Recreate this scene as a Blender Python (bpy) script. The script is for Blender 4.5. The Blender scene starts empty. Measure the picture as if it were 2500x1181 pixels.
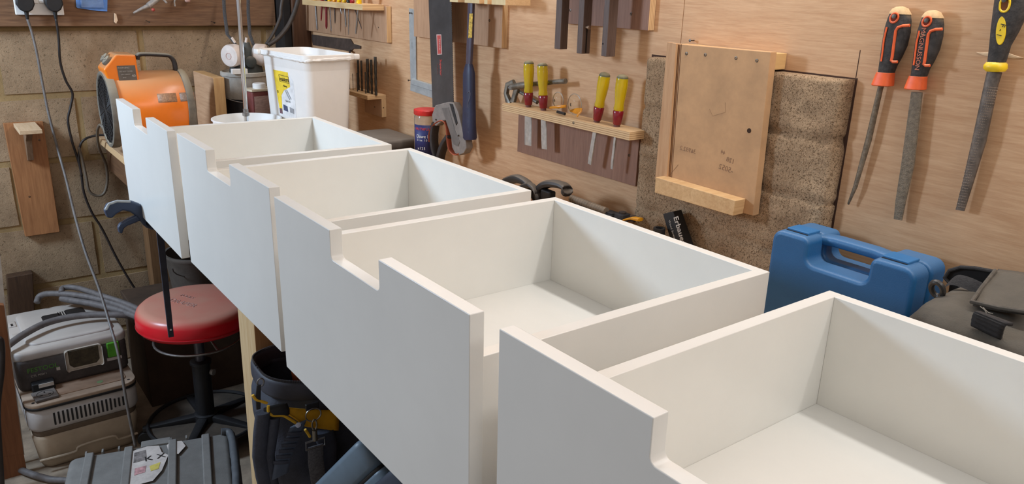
import bpy, bmesh, math, random
from mathutils import Vector, Matrix, noise
random.seed(7)
R = math.radians
PI = math.pi
sc = bpy.context.scene
COL = sc.collection

# ------------------------------------------------------------------ camera
F_PX, CX, CY = 1923.53, 1250.0, 590.6
CAM = Vector((-0.4039, -1.1250, 1.4411))
def cam_axes(yaw, pitch, roll):
    a, b, c = R(yaw), R(pitch), R(roll)
    fwd = Vector((math.sin(a)*math.cos(b), math.cos(a)*math.cos(b), -math.sin(b)))
    right = Vector((math.cos(a), -math.sin(a), 0))
    up = right.cross(fwd)
    return right*math.cos(c)+up*math.sin(c), -right*math.sin(c)+up*math.cos(c), fwd
AX = cam_axes(37.2387, 18.009, 1.85)
cd = bpy.data.cameras.new('camera'); cam = bpy.data.objects.new('camera', cd); COL.objects.link(cam)
cd.sensor_width = 36; cd.lens = 36*F_PX/2500; cd.clip_start = 0.02
m = Matrix((AX[0], AX[1], -AX[2])).transposed().to_4x4(); m.translation = CAM
cam.matrix_world = m; sc.camera = cam

# ------------------------------------------------------------------ light and exposure
sc.view_settings.view_transform = 'Standard'; sc.view_settings.look = 'None'
sc.view_settings.gamma = 1; sc.view_settings.use_curve_mapping = False
sc.view_settings.exposure = 0.0
w = bpy.data.worlds.new('world'); sc.world = w; w.use_nodes = True
w.node_tree.nodes['Background'].inputs[0].default_value = (1.0, 0.925, 0.90, 1)
w.node_tree.nodes['Background'].inputs[1].default_value = 0.37
def area(name, loc, aim, sx, sy, power, col):
    l = bpy.data.lights.new(name, 'AREA'); l.shape = 'RECTANGLE'; l.size = sx; l.size_y = sy; l.energy = power; l.color = col
    o = bpy.data.objects.new(name, l); COL.objects.link(o); o.location = loc
    o.rotation_euler = (Vector(aim)-Vector(loc)).to_track_quat('-Z', 'Y').to_euler()
    return o
area('doorway_daylight', (-1.25, 1.45, 1.72), (0.2, 1.05, 0.95), 0.32, 0.38, 37, (0.60, 0.78, 1.0))
area('wall_tube_light', (0.76, 0.0, 1.95), (0.66, 0.0, 0), 2.7, 0.05, 15, (1.0, 0.97, 0.95))
area('ceiling_tube_light', (0.2, -1.95, 2.15), (0.3, 0.1, 1.0), 1.2, 0.3, 8.5, (1.0, 0.97, 0.95))

# ------------------------------------------------------------------ materials
def lin(c):
    f = lambda v: (v/12.92 if v <= 0.04045 else ((v+0.055)/1.055)**2.4)
    return tuple(f(x/255) for x in c)+(1,)
def shade(c, k): return tuple(min(255, x*k) for x in c)
MATS = {}
def mat(name, rgb, rough=0.5, metal=0.0, n=(30, 0.12), st=(1, 1, 1), bump=(0, 0), dust=None, coat=0, trans=0, alpha=1, ior=1.45, rgb2=None, sss=0, spec=0.5):
    """principled material: base colour varied by a noise of scale n[0] and depth n[1], stretched by st"""
    if name in MATS: return MATS[name]
    m = bpy.data.materials.new(name); m.use_nodes = True; nt = m.node_tree; N = nt.nodes; Lk = nt.links
    b = N['Principled BSDF']; tc = N.new('ShaderNodeTexCoord'); mp = N.new('ShaderNodeMapping'); mp.inputs['Scale'].default_value = st
    Lk.new(tc.outputs['Object'], mp.inputs['Vector'])
    nz = N.new('ShaderNodeTexNoise'); nz.inputs['Scale'].default_value = n[0]; nz.inputs['Detail'].default_value = 5
    nz.inputs['Roughness'].default_value = 0.65
    Lk.new(mp.outputs[0], nz.inputs['Vector'])
    cr = N.new('ShaderNodeValToRGB'); cr.color_ramp.elements[0].position = 0.3; cr.color_ramp.elements[1].position = 0.7
    cr.color_ramp.elements[0].color = lin(rgb2 if rgb2 else shade(rgb, 1-n[1])); cr.color_ramp.elements[1].color = lin(shade(rgb, 1+n[1]*0.5) if not rgb2 else rgb)
    Lk.new(nz.outputs[0], cr.inputs[0])
    out = cr.outputs[0]
    if dust:   # dust settled on what faces up
        g = N.new('ShaderNodeNewGeometry'); s = N.new('ShaderNodeSeparateXYZ'); Lk.new(g.outputs['Normal'], s.inputs[0])
        n2 = N.new('ShaderNodeTexNoise'); n2.inputs['Scale'].default_value = 9; n2.inputs['Detail'].default_value = 4; Lk.new(tc.outputs['Object'], n2.inputs['Vector'])
        a1 = N.new('ShaderNodeMapRange'); a1.inputs[1].default_value = 0.25; a1.inputs[2].default_value = 0.9; a1.inputs[4].default_value = dust[1]; Lk.new(s.outputs[2], a1.inputs[0])
        a2 = N.new('ShaderNodeMapRange'); a2.inputs[1].default_value = 0.25; a2.inputs[2].default_value = 0.6; a2.inputs[3].default_value = 0.75; Lk.new(n2.outputs[0], a2.inputs[0])
        mu = N.new('ShaderNodeMath'); mu.operation = 'MULTIPLY'; Lk.new(a1.outputs[0], mu.inputs[0]); Lk.new(a2.outputs[0], mu.inputs[1])
        mx = N.new('ShaderNodeMix'); mx.data_type = 'RGBA'; Lk.new(mu.outputs[0], mx.inputs[0]); Lk.new(out, mx.inputs[6]); mx.inputs[7].default_value = lin(dust[0]); out = mx.outputs[2]
    Lk.new(out, b.inputs['Base Color'])
    b.inputs['Roughness'].default_value = rough; b.inputs['Metallic'].default_value = metal; b.inputs['IOR'].default_value = ior
    b.inputs['Coat Weight'].default_value = coat; b.inputs['Coat Roughness'].default_value = 0.25
    b.inputs['Transmission Weight'].default_value = trans; b.inputs['Alpha'].default_value = alpha
    b.inputs['Specular IOR Level'].default_value = spec
    if sss: b.inputs['Subsurface Weight'].default_value = sss; b.inputs['Subsurface Radius'].default_value = (0.02, 0.02, 0.02)
    if bump[1]:
        bn = N.new('ShaderNodeTexNoise'); bn.inputs['Scale'].default_value = bump[0]; bn.inputs['Detail'].default_value = 4; Lk.new(mp.outputs[0], bn.inputs['Vector'])
        bp = N.new('ShaderNodeBump'); bp.inputs['Strength'].default_value = bump[1]; bp.inputs['Distance'].default_value = 0.002
        Lk.new(bn.outputs[0], bp.inputs['Height']); Lk.new(bp.outputs[0], b.inputs['Normal'])
    MATS[name] = m
    return m
def wood(name, c1, c2, grain='y', scale=1.0, rough=0.6, fig=0.5, bump=0.15):
    """fine streaks running along the grain axis plus a broad slow figure"""
    if name in MATS: return MATS[name]
    m = bpy.data.materials.new(name); m.use_nodes = True; nt = m.node_tree; N = nt.nodes; Lk = nt.links; b = N['Principled BSDF']
    tc = N.new('ShaderNodeTexCoord')
    def nz(al, ac, det):
        mp = N.new('ShaderNodeMapping'); mp.inputs['Scale'].default_value = tuple(al*scale if g == grain else ac*scale for g in 'xyz')
        Lk.new(tc.outputs['Object'], mp.inputs['Vector'])
        q = N.new('ShaderNodeTexNoise'); q.inputs['Scale'].default_value = 1; q.inputs['Detail'].default_value = det; q.inputs['Distortion'].default_value = 0.4
        Lk.new(mp.outputs[0], q.inputs['Vector']); return q
    a, c, d = nz(11, 150, 5), nz(1.6, 9, 3), nz(34, 380, 3)
    ml = N.new('ShaderNodeMath'); ml.operation = 'MULTIPLY_ADD'; Lk.new(c.outputs[0], ml.inputs[0]); ml.inputs[1].default_value = fig*2; Lk.new(a.outputs[0], ml.inputs[2])
    m2 = N.new('ShaderNodeMath'); m2.operation = 'MULTIPLY_ADD'; Lk.new(d.outputs[0], m2.inputs[0]); m2.inputs[1].default_value = 0.6; Lk.new(ml.outputs[0], m2.inputs[2])
    mr = N.new('ShaderNodeMapRange'); mid = 0.5+fig+0.3; mr.inputs[1].default_value = mid-0.42; mr.inputs[2].default_value = mid+0.42; Lk.new(m2.outputs[0], mr.inputs[0])
    cr = N.new('ShaderNodeValToRGB'); cr.color_ramp.elements[0].color = lin(c2); cr.color_ramp.elements[1].color = lin(c1); Lk.new(mr.outputs[0], cr.inputs[0])
    Lk.new(cr.outputs[0], b.inputs['Base Color']); b.inputs['Roughness'].default_value = rough; b.inputs['Specular IOR Level'].default_value = 0.35
    if bump:
        bp = N.new('ShaderNodeBump'); bp.inputs['Strength'].default_value = bump; bp.inputs['Distance'].default_value = 0.001
        Lk.new(d.outputs[0], bp.inputs['Height']); Lk.new(bp.outputs[0], b.inputs['Normal'])
    MATS[name] = m
    return m
def layers(name, axis, pitch=0.0045, c1=(212, 178, 132), c2=(166, 124, 84)):
    """plywood edge: thin layers stacked along axis"""
    if name in MATS: return MATS[name]
    m = bpy.data.materials.new(name); m.use_nodes = True; nt = m.node_tree; N = nt.nodes; Lk = nt.links; b = N['Principled BSDF']
    tc = N.new('ShaderNodeTexCoord'); wv = N.new('ShaderNodeTexWave'); wv.wave_type = 'BANDS'; wv.bands_direction = axis
    wv.inputs['Scale'].default_value = 2*PI/20/pitch/1.0; wv.inputs['Distortion'].default_value = 0.6; wv.inputs['Detail'].default_value = 2; wv.inputs['Detail Scale'].default_value = 0.4
    Lk.new(tc.outputs['Object'], wv.inputs['Vector'])
    cr = N.new('ShaderNodeValToRGB'); cr.color_ramp.elements[0].color = lin(c2); cr.color_ramp.elements[0].position = 0.05; cr.color_ramp.elements[1].color = lin(c1); cr.color_ramp.elements[1].position = 0.45
    Lk.new(wv.outputs['Fac'], cr.inputs[0]); Lk.new(cr.outputs[0], b.inputs['Base Color']); b.inputs['Roughness'].default_value = 0.7
    MATS[name] = m
    return m
def blockmat(name, c1, c2, pit, pscale=220, bumpk=0.8, pl=0.36):
    """aggregate concrete: mottled, dark pits, rough relief"""
    m = bpy.data.materials.new(name); m.use_nodes = True; nt = m.node_tree; N = nt.nodes; Lk = nt.links; b = N['Principled BSDF']
    tc = N.new('ShaderNodeTexCoord')
    a = N.new('ShaderNodeTexNoise'); a.inputs['Scale'].default_value = 7; a.inputs['Detail'].default_value = 8; a.inputs['Roughness'].default_value = 0.7; Lk.new(tc.outputs['Object'], a.inputs['Vector'])
    cr = N.new('ShaderNodeValToRGB'); cr.color_ramp.elements[0].position = 0.32; cr.color_ramp.elements[1].position = 0.68
    cr.color_ramp.elements[0].color = lin(c2); cr.color_ramp.elements[1].color = lin(c1); Lk.new(a.outputs[0], cr.inputs[0])
    p = N.new('ShaderNodeTexNoise'); p.inputs['Scale'].default_value = pscale; p.inputs['Detail'].default_value = 3; p.inputs['Roughness'].default_value = 0.6; p.inputs['Distortion'].default_value = 1.2; Lk.new(tc.outputs['Object'], p.inputs['Vector'])
    pr = N.new('ShaderNodeMapRange'); pr.inputs[1].default_value = pl; pr.inputs[2].default_value = pl+0.12; Lk.new(p.outputs[0], pr.inputs[0])
    mx = N.new('ShaderNodeMix'); mx.data_type = 'RGBA'; Lk.new(pr.outputs[0], mx.inputs[0]); mx.inputs[6].default_value = lin(pit); Lk.new(cr.outputs[0], mx.inputs[7])
    Lk.new(mx.outputs[2], b.inputs['Base Color']); b.inputs['Roughness'].default_value = 0.95; b.inputs['Specular IOR Level'].default_value = 0.2
    bp = N.new('ShaderNodeBump'); bp.inputs['Strength'].default_value = bumpk; bp.inputs['Distance'].default_value = 0.003
    Lk.new(p.outputs[0], bp.inputs['Height']); Lk.new(bp.outputs[0], b.inputs['Normal'])
    MATS[name] = m
    return m

# ------------------------------------------------------------------ geometry helpers
def W3(x, y, X=None, Y=None, Z=None):
    """the point of a real plane (X, Y or Z = const) seen at photo pixel x, y"""
    d = AX[0]*((x-CX)/F_PX) - AX[1]*((y-CY)/F_PX) + AX[2]
    if X is not None: t = (X-CAM.x)/d.x
    elif Y is not None: t = (Y-CAM.y)/d.y
    else: t = (Z-CAM.z)/d.z
    return CAM + d*t
WM = {}
class MB:
    def __init__(s): s.b = bmesh.new(); s.smooth = False
    def faces(s, vs, fs):
        v = [s.b.verts.new(p) for p in vs]
        for f in fs:
            try: s.b.faces.new([v[i] for i in f])
            except ValueError: pass
        return v
    def box(s, c, d, rot=None, taper=1.0):
        hx, hy, hz = d[0]/2, d[1]/2, d[2]/2
        P = []
        for z, k in ((-hz, taper), (hz, 1)):
            for x, y in ((-hx, -hy), (hx, -hy), (hx, hy), (-hx, hy)):
                p = Vector((x*k, y*k, z)); P.append((rot @ p if rot else p)+Vector(c))
        s.faces(P, [(3, 2, 1, 0), (4, 5, 6, 7), (0, 1, 5, 4), (1, 2, 6, 5), (2, 3, 7, 6), (3, 0, 4, 7)]); return s
    def bx(s, a, b):
        return s.box([(a[i]+b[i])/2 for i in range(3)], [abs(b[i]-a[i]) for i in range(3)])
    def rings(s, rings, cap=True, closed=False):
        n = len(rings[0]); V = [[s.b.verts.new(p) for p in r] for r in rings]
        L = len(V)
        for i in range(L if closed else L-1):
            A, B = V[i], V[(i+1) % L]
            for j in range(n):
                try: s.b.faces.new((A[j], A[(j+1) % n], B[(j+1) % n], B[j]))
                except ValueError: pass
        if cap and not closed:
            s.b.faces.new(list(reversed(V[0]))); s.b.faces.new(V[-1])
        return s
    def tube(s, pts, r, n=10, closed=False, cap=True):
        """round bar along points; r a number or one per point"""
        pts = [Vector(p) for p in pts]; L = len(pts); rr = r if isinstance(r, (list, tuple)) else [r]*L
        rings = []; u = None
        for i in range(L):
            a = pts[(i-1) % L] if (i > 0 or closed) else pts[0]; b = pts[(i+1) % L] if (i < L-1 or closed) else pts[-1]
            t = (b-a).normalized()
            if u is None: u = t.orthogonal().normalized()
            else:
                u = (u - t*u.dot(t))
                u = u.normalized() if u.length > 1e-6 else t.orthogonal().normalized()
            v = t.cross(u)
            rings.append([pts[i]+(u*math.cos(2*PI*k/n)+v*math.sin(2*PI*k/n))*rr[i] for k in range(n)])
        return s.rings(rings, cap, closed)
    def cyl(s, p0, p1, r0, r1=None, n=24):
        return s.tube([p0, p1], [r0, r0 if r1 is None else r1], n)
    def lathe(s, prof, o=(0, 0, 0), ax=(0, 0, 1), n=32, cap=True):
        """prof: (radius, height) pairs about ax"""
        ax = Vector(ax).normalized(); u = ax.orthogonal().normalized(); v = ax.cross(u); o = Vector(o)
        return s.rings([[o+ax*h+(u*math.cos(2*PI*k/n)+v*math.sin(2*PI*k/n))*max(r, 1e-4) for k in range(n)] for r, h in prof], cap)
    def loft(s, secs, n=16, p=2.0, cap=True):
        """secs: (centre, half vector a, half vector b); superellipse of power p"""
        rings = []
        for c, a, b in secs:
            r = []
            for k in range(n):
                t = 2*PI*k/n; ct, st = math.cos(t), math.sin(t)
                x = math.copysign(abs(ct)**(2/p), ct); y = math.copysign(abs(st)**(2/p), st)
                r.append(Vector(c)+Vector(a)*x+Vector(b)*y)
            rings.append(r)
        return s.rings(rings, cap)
    def prism(s, poly, ext):
        """flat outline (3D points) thickened by the vector ext"""
        e = Vector(ext); A = [s.b.verts.new(Vector(p)) for p in poly]; B = [s.b.verts.new(Vector(p)+e) for p in poly]; n = len(A)
        f1 = s.b.faces.new(list(reversed(A))); f2 = s.b.faces.new(B)
        for i in range(n): s.b.faces.new((A[i], A[(i+1) % n], B[(i+1) % n], B[i]))
        return s
    def ell(s, c, r, n=20, m=12, rot=None):
        c = Vector(c); rings = []
        for i in range(m+1):
            th = PI*i/m; th = min(max(th, 0.02), PI-0.02)
            ring = []
            for k in range(n):
                q = Vector((r[0]*math.sin(th)*math.cos(2*PI*k/n), r[1]*math.sin(th)*math.sin(2*PI*k/n), r[2]*math.cos(th)))
                ring.append(c+(rot @ q if rot else q))
            rings.append(ring)
        return s.rings(list(reversed(rings)))
    def rbox(s, c, d, r, n=5, rot=None, taper=1.0, er=None):
        """box with rounded upright corners (radius r) and softened top and bottom edges (er)"""
        er = er if er is not None else min(r*0.5, d[2]*0.2); rings = []
        for z, k, ins in ((-d[2]/2, taper, er), (-d[2]/2+er*0.3, taper, er*0.3), (-d[2]/2+er, taper, 0), (d[2]/2-er, 1, 0), (d[2]/2-er*0.3, 1, er*0.3), (d[2]/2, 1, er)):
            hx, hy = d[0]/2*k-ins, d[1]/2*k-ins; q = max(r-ins, 0.0005); ring = []
            for sx, sy, a0 in ((1, 1, 0), (-1, 1, 90), (-1, -1, 180), (1, -1, 270)):
                for j in range(n+1):
                    a = R(a0+90*j/n); p = Vector((sx*(hx-q)+q*math.cos(a), sy*(hy-q)+q*math.sin(a), z))
                    ring.append((rot @ p if rot else p)+Vector(c))
            rings.append(ring)
        return s.rings(rings)
    def text(s, txt, size, M, ext=0.0002, sx=1.0, align='CENTER', shear=0.0, bold=0.0):
        cu = bpy.data.curves.new('t', 'FONT'); cu.body = txt; cu.size = size; cu.extrude = ext; cu.align_x = align; cu.align_y = 'CENTER'; cu.shear = shear; cu.offset = bold; cu.resolution_u = 3
        o = bpy.data.objects.new('t', cu); COL.objects.link(o); dg = bpy.context.evaluated_depsgraph_get(); me = bpy.data.meshes.new_from_object(o.evaluated_get(dg))
        S = Matrix.Diagonal((sx, 1, 1, 1))
        vs = [M @ (S @ v.co) for v in me.vertices]; s.faces(vs, [tuple(p.vertices) for p in me.polygons])
        bpy.data.objects.remove(o); bpy.data.curves.remove(cu); bpy.data.meshes.remove(me); return s
    def jitter(s, amp, scale, seed=0, axis=None):
        for v in s.b.verts:
            q = noise.noise_vector(v.co*scale+Vector((seed, seed*2, seed*3)))
            if axis: q = Vector(axis)*q.x
            v.co += q*amp
        return s
    def sub(s, cuts=2):
        bmesh.ops.subdivide_edges(s.b, edges=s.b.edges[:], cuts=cuts, use_grid_fill=True); return s
    def build(s, name, mt, parent=None, bev=0, seg=2, smooth=40, world=False, subsurf=0, edge=None, label=None):
        """world: the vertices are in world space, moved into the parent thing's own frame"""
        if world and parent is not None:
            inv = WM[parent.name].inverted()
            for v in s.b.verts: v.co = inv @ v.co
        bmesh.ops.remove_doubles(s.b, verts=s.b.verts[:], dist=1e-6)
        bmesh.ops.recalc_face_normals(s.b, faces=s.b.faces[:])
        me = bpy.data.meshes.new(name); s.b.to_mesh(me); s.b.free()
        mts = mt if isinstance(mt, (list, tuple)) else [mt]
        for q in mts: me.materials.append(q)
        if edge:   # edge: axis letter (part frame) -> slot, for faces looking along it
            for p in me.polygons:
                for ax, k in edge.items():
                    if abs(p.normal['xyz'.index(ax)]) > 0.8: p.material_index = k
        if smooth:
            for p in me.polygons: p.use_smooth = True
            me.set_sharp_from_angle(angle=R(smooth))
        o = bpy.data.objects.new(name, me); COL.objects.link(o)
        if parent is not None: o.parent = parent; WM[o.name] = WM[parent.name]
        else: WM[o.name] = Matrix.Identity(4)
        if bev:
            q = o.modifiers.new('bevel', 'BEVEL'); q.width = bev; q.segments = seg; q.limit_method = 'ANGLE'; q.angle_limit = R(35); q.harden_normals = bool(smooth)
        if subsurf:
            q = o.modifiers.new('sub', 'SUBSURF'); q.levels = subsurf; q.render_levels = subsurf
        if label: o['label'] = label
        return o
def thing(name, label, cat, loc=(0, 0, 0), rz=0, group=None, rot=None):
    o = bpy.data.objects.new(name, None); COL.objects.link(o); o.empty_display_size = 0.02
    M = Matrix.Translation(loc) @ (rot.to_4x4() if rot else Matrix.Rotation(rz, 4, 'Z'))
    o.location = loc; o.rotation_euler = M.to_euler(); WM[o.name] = M
    o['label'] = label; o['category'] = cat
    if group: o['group'] = group
    return o
def tag(o, label, cat, group=None):
    o['label'] = label; o['category'] = cat
    if group: o['group'] = group
    return o
def struct(o): o['kind'] = 'structure'; return o
def loc(t, p): return WM[t.name].inverted() @ Vector(p)
UP = Matrix.Rotation(PI/2, 4, 'X')      # lettering stood upright, read from -y
def screw(t, p, ax=(0, -1, 0), r=0.0032):
    ax = Vector(ax); s = MB().lathe([(r*0.5, -0.002), (r, 0), (r, 0.0006), (r*0.6, 0.0008), (r*0.4, -0.0004)], p, ax, 12)
    return s.build('screw', M_SCREW, t)
def smooth_path(pts, k=6):
    """Catmull-Rom through the points"""
    P = [Vector(p) for p in pts]; out = []
    for i in range(len(P)-1):
        a = P[max(i-1, 0)]; b = P[i]; c = P[i+1]; d = P[min(i+2, len(P)-1)]
        for j in range(k):
            t = j/k; out.append(0.5*((2*b)+(c-a)*t+(2*a-5*b+4*c-d)*t*t+(3*b-a-3*c+d)*t**3))
    out.append(P[-1]); return out

M_WHITE = mat('white_paint', (226, 225, 219), 0.32, n=(4, 0.02), bump=(260, 0.03), coat=0.15)
M_PLY = wood('plywood_face', (214, 175, 136), (184, 139, 100), 'y', 1.0, 0.62, 0.32)
M_PLYX = wood('plywood_shelf', (226, 192, 146), (196, 156, 112), 'x', 1.0, 0.6, 0.4)
M_PLYEDGE = layers('plywood_edge_z', 'Z'); M_PLYEDGEY = layers('plywood_edge_y', 'Y'); M_PLYEDGEX = layers('plywood_edge_x', 'X')
M_DARKPLY = wood('reddish_plywood', (150, 112, 92), (118, 84, 68), 'z', 1.0, 0.6, 0.4)
M_MDF = mat('mdf', (192, 150, 108), 0.75, n=(14, 0.10))
M_PINE = wood('pale_pine', (222, 196, 150), (196, 160, 108), 'x', 0.7, 0.6, 0.4)
M_PINEZ = wood('pale_pine_upright', (214, 190, 150), (184, 150, 104), 'z', 0.7, 0.6, 0.4)
M_SCREW = mat('screw_steel', (92, 84, 76), 0.4, 0.9)
M_STEEL = mat('steel', (150, 148, 146), 0.35, 0.85, n=(60, 0.15))
M_CHROME = mat('chrome', (225, 228, 232), 0.12, 1.0, n=(10, 0.02))
M_DKMETAL = mat('dark_metal', (74, 66, 62), 0.5, 0.5, n=(60, 0.2))
M_BLACK = mat('black_plastic', (30, 29, 30), 0.5, n=(50, 0.15))
M_CHAR = mat('charcoal_rubber', (44, 42, 44), 0.7, n=(90, 0.25), bump=(300, 0.2))
M_WHITEPL = mat('white_plastic', (232, 229, 224), 0.4, n=(8, 0.03))
M_INK = mat('black_ink', (35, 32, 32), 0.7)
# ------------------------------------------------------------------ setting
ZB = 0.885          # bench top
XW = 0.87           # face of the plywood wall
YB = 2.0            # face of the block wall
s = MB()
YS = W3(1666, 60, X=XW).y
s.bx((XW, YS+0.0008, 0), (XW+0.018, 2.0, 2.6)); s.bx((XW, -2.4, 0), (XW+0.018, YS-0.0008, 2.6)); s.bx((XW+0.018, -2.4, 0), (XW+0.03, 2.0, 2.6))
struct(s.build('wall_right', M_PLY, smooth=0))
yk = W3(2096, 150, X=XW).y
struct(MB().bx((XW-0.0004, yk-0.0006, W3(2090, 190, X=XW).z), (XW+0.001, yk+0.0006, W3(2096, 122, X=XW).z)).build('trim_1', mat('saw_kerf', (70, 46, 34), 0.9), smooth=0))

def wall_blocks(x0, x1, z0, z1, bw, bh, j, y, depth, offz=0.0, offx=0.0, amp=0.003, sub=5):
    """courses of blocks standing proud of their mortar; faces toward -y of the local frame"""
    bm = MB(); z = z0-offz; row = 0
    while z < z1:
        x = x0-((row+0) % 2)*(bw+j)/2-offx
        while x < x1:
            a, b = max(x, x0), min(x+bw, x1); c, d = max(z, z0), min(z+bh, z1)
            if b-a > 0.01 and d-c > 0.01:
                q = MB(); q.box(((a+b)/2, y+depth/2, (c+d)/2), (b-a, depth, d-c)); bmesh.ops.bevel(q.b, geom=q.b.edges[:], offset=0.006, segments=2, affect='EDGES')
                q.sub(sub)
                me = bpy.data.meshes.new('q'); q.b.to_mesh(me); q.b.free(); bm.b.from_mesh(me); bpy.data.meshes.remove(me)
            x += bw+j
        z += bh+j; row += 1
    for v in bm.b.verts:
        v.co += noise.noise_vector(v.co*38)*amp*0.5+noise.noise_vector(v.co*11)*amp
    return bm
M_BACK = blockmat('old_block', (174, 148, 118), (130, 108, 84), (98, 82, 62), 150, 0.45, pl=0.30)
M_MORT = blockmat('mortar', (166, 140, 98), (134, 110, 76), (110, 88, 64), 240, 0.3, pl=0.25)
# courses: joints measured at z 1.048, .833, .605 -> 225 mm coursing
zj = W3(60, 229, Y=YB).z
bk = wall_blocks(-1.3, XW+0.03, 0.0, 2.6, 0.44, 0.215, 0.01, YB, 0.05, offz=(0.225-(zj-0.005) % 0.225) % 0.225, offx=0, amp=0.0025, sub=3)
xj = W3(205, 150, Y=YB).x
for v in bk.b.verts: v.co.x += 0.0
o = bk.build('wall_back', M_BACK, smooth=40); struct(o)
o = struct(MB().bx((-1.3, YB+0.0035, 0), (XW+0.03, YB+0.1, 2.6)).build('wall_back_mortar', M_MORT, smooth=0))
struct(MB().bx((-3.0, -3.0, -0.05), (XW+0.03, YB+0.1, 0.0)).build('floor', mat('dusty_concrete', (150, 132, 112), 0.9, n=(9, 0.25), bump=(90, 0.3)), smooth=0))

# pier of blocks laid flat, standing 3 cm proud of the plywood
XP = 0.84
M_PIER = blockmat('pier_block', (188, 160, 128), (148, 120, 92), (104, 82, 60), 300, 1.0, pl=0.37)
yr = -0.392; ztop = W3(2056, 196, X=XP).z
q = MB(); nz_, ny_ = 150, 78
top_, bot_ = ztop, 0.55
G = []
for i in range(nz_+1):          # one rough skin: courses, recessed joints, rounded corners
    row = []; z = top_-(top_-bot_)*i/nz_; d = top_-z; c = d % 0.11; k = int(d//0.11); jt = 1.0 if c > 0.1 else max(0, 1-abs(c-0.0)/0.004)*0.6 if k else 0.0
    jt = max(jt, max(0, 1-(0.1-c)/0.006)*0.6 if c < 0.1 else 0)
    yl2 = 0.070+0.012*noise.noise(Vector((k*3.1, 0, 0)))
    for j in range(ny_+1):
        t_ = j/ny_; y = yr+(yl2-yr)*t_; x = XP
        e = min(y-yr, yl2-y); x += 0.012*max(0, 1-e/0.012)**2
        if i == 0: x += 0.006
        P_ = Vector((x, y, z)); r1 = noise.noise(P_*26); r2 = noise.noise(P_*90); r3 = noise.noise(Vector((k*7.0, y*30, 2)))
        P_.x += jt*(0.0035+0.003*r1)+r1*0.0022+r2*0.0011
        P_.z += 0.004*noise.noise(Vector((y*22, k*5, 0)))*(1 if i else 0.7)
        if j in (0, ny_): P_.x += 0.004; P_.y += (0.003*r1+0.003*r3+0.004*jt*(1 if j == 0 else -1))
        row.append(P_)
    G.append([Vector((XW+0.01, row[0].y-0.0005, row[0].z))]+row+[Vector((XW+0.01, row[-1].y+0.002, row[-1].z))])
n_ = len(G[0]); q.faces([p for r_ in G for p in r_]+[Vector((XW+0.01, p.y, top_)) for p in G[0]], [(i*n_+j, i*n_+j+1, (i+1)*n_+j+1, (i+1)*n_+j) for i in range(nz_) for j in range(n_-1)]+[((nz_+1)*n_+j, (nz_+1)*n_+j+1, j+1, j) for j in range(n_-1)])
q.bx((XP+0.006, yr+0.004, 0), (XW+0.01, 0.066, bot_+0.02))
struct(q.build('wall_pier', M_PIER, smooth=60))
struct(MB().bx((XW-0.0005, yr-0.0035, 0), (XW+0.001, 0.078, ztop+0.003)).build('trim_2', MATS['saw_kerf'], smooth=0))
p0, p1 = W3(2384, 128, X=XW), W3(2500, 140, X=XW)
a = MB(); a.loft([(p0.lerp(p1, t)+Vector((0, 0, -0.001*math.sin(t*9))), (0, 0, 0.0001+0.0042*math.sin(PI*min(1, max(0.02, t)))), (0.0006, 0, 0)) for t in [i/10 for i in range(11)]], 8)
tag(a.build('filler_patch', mat('filler', (226, 196, 160), 0.8), smooth=0), 'pale smear of filler on the plywood behind the yellow rasp handle', 'filler patch')

# ------------------------------------------------------------------ workbench
t = thing('workbench', 'long plywood-topped workbench along the plywood wall, carrying the white drawers', 'workbench', (0.09, 2.0, 0))
a = MB().bx((0.09, -1.9, ZB-0.024), (XW-0.002, 1.985, ZB)); a.build('worktop', [wood('bench_ply', (208, 178, 140), (170, 136, 100), 'y', 1.0, 0.7), M_PLYEDGE], t, bev=0.0008, world=True, edge={'x': 1})
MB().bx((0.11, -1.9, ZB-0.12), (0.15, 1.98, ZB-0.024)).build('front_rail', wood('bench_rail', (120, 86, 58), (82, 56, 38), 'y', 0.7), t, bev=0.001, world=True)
ly = 0.425
for yy, zz in ((ly, 0), (-1.55, 0)):
    MB().bx((0.092, yy, 0.0), (0.137, yy+0.105, ZB-0.024)).build('leg', [M_PINEZ, wood('leg_shaded_side', (196, 150, 100), (160, 112, 68), 'z', 0.7)], t, bev=0.002, world=True, edge={'y': 1})  # y faces coloured darker, as the side turned from the window light
MB().bx((0.20, 1.90, 0.0), (0.30, 1.985, ZB-0.024)).build('leg', wood('dark_post', (140, 104, 70), (96, 68, 44), 'z', 0.7), t, bev=0.002, world=True)
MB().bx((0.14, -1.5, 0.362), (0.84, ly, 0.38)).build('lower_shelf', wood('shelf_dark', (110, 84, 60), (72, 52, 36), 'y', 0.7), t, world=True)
MB().bx((0.15, -1.55, 0.0), (0.19, -1.47, 0.362)).build('shelf_support', M_PINEZ, t, world=True)

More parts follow.
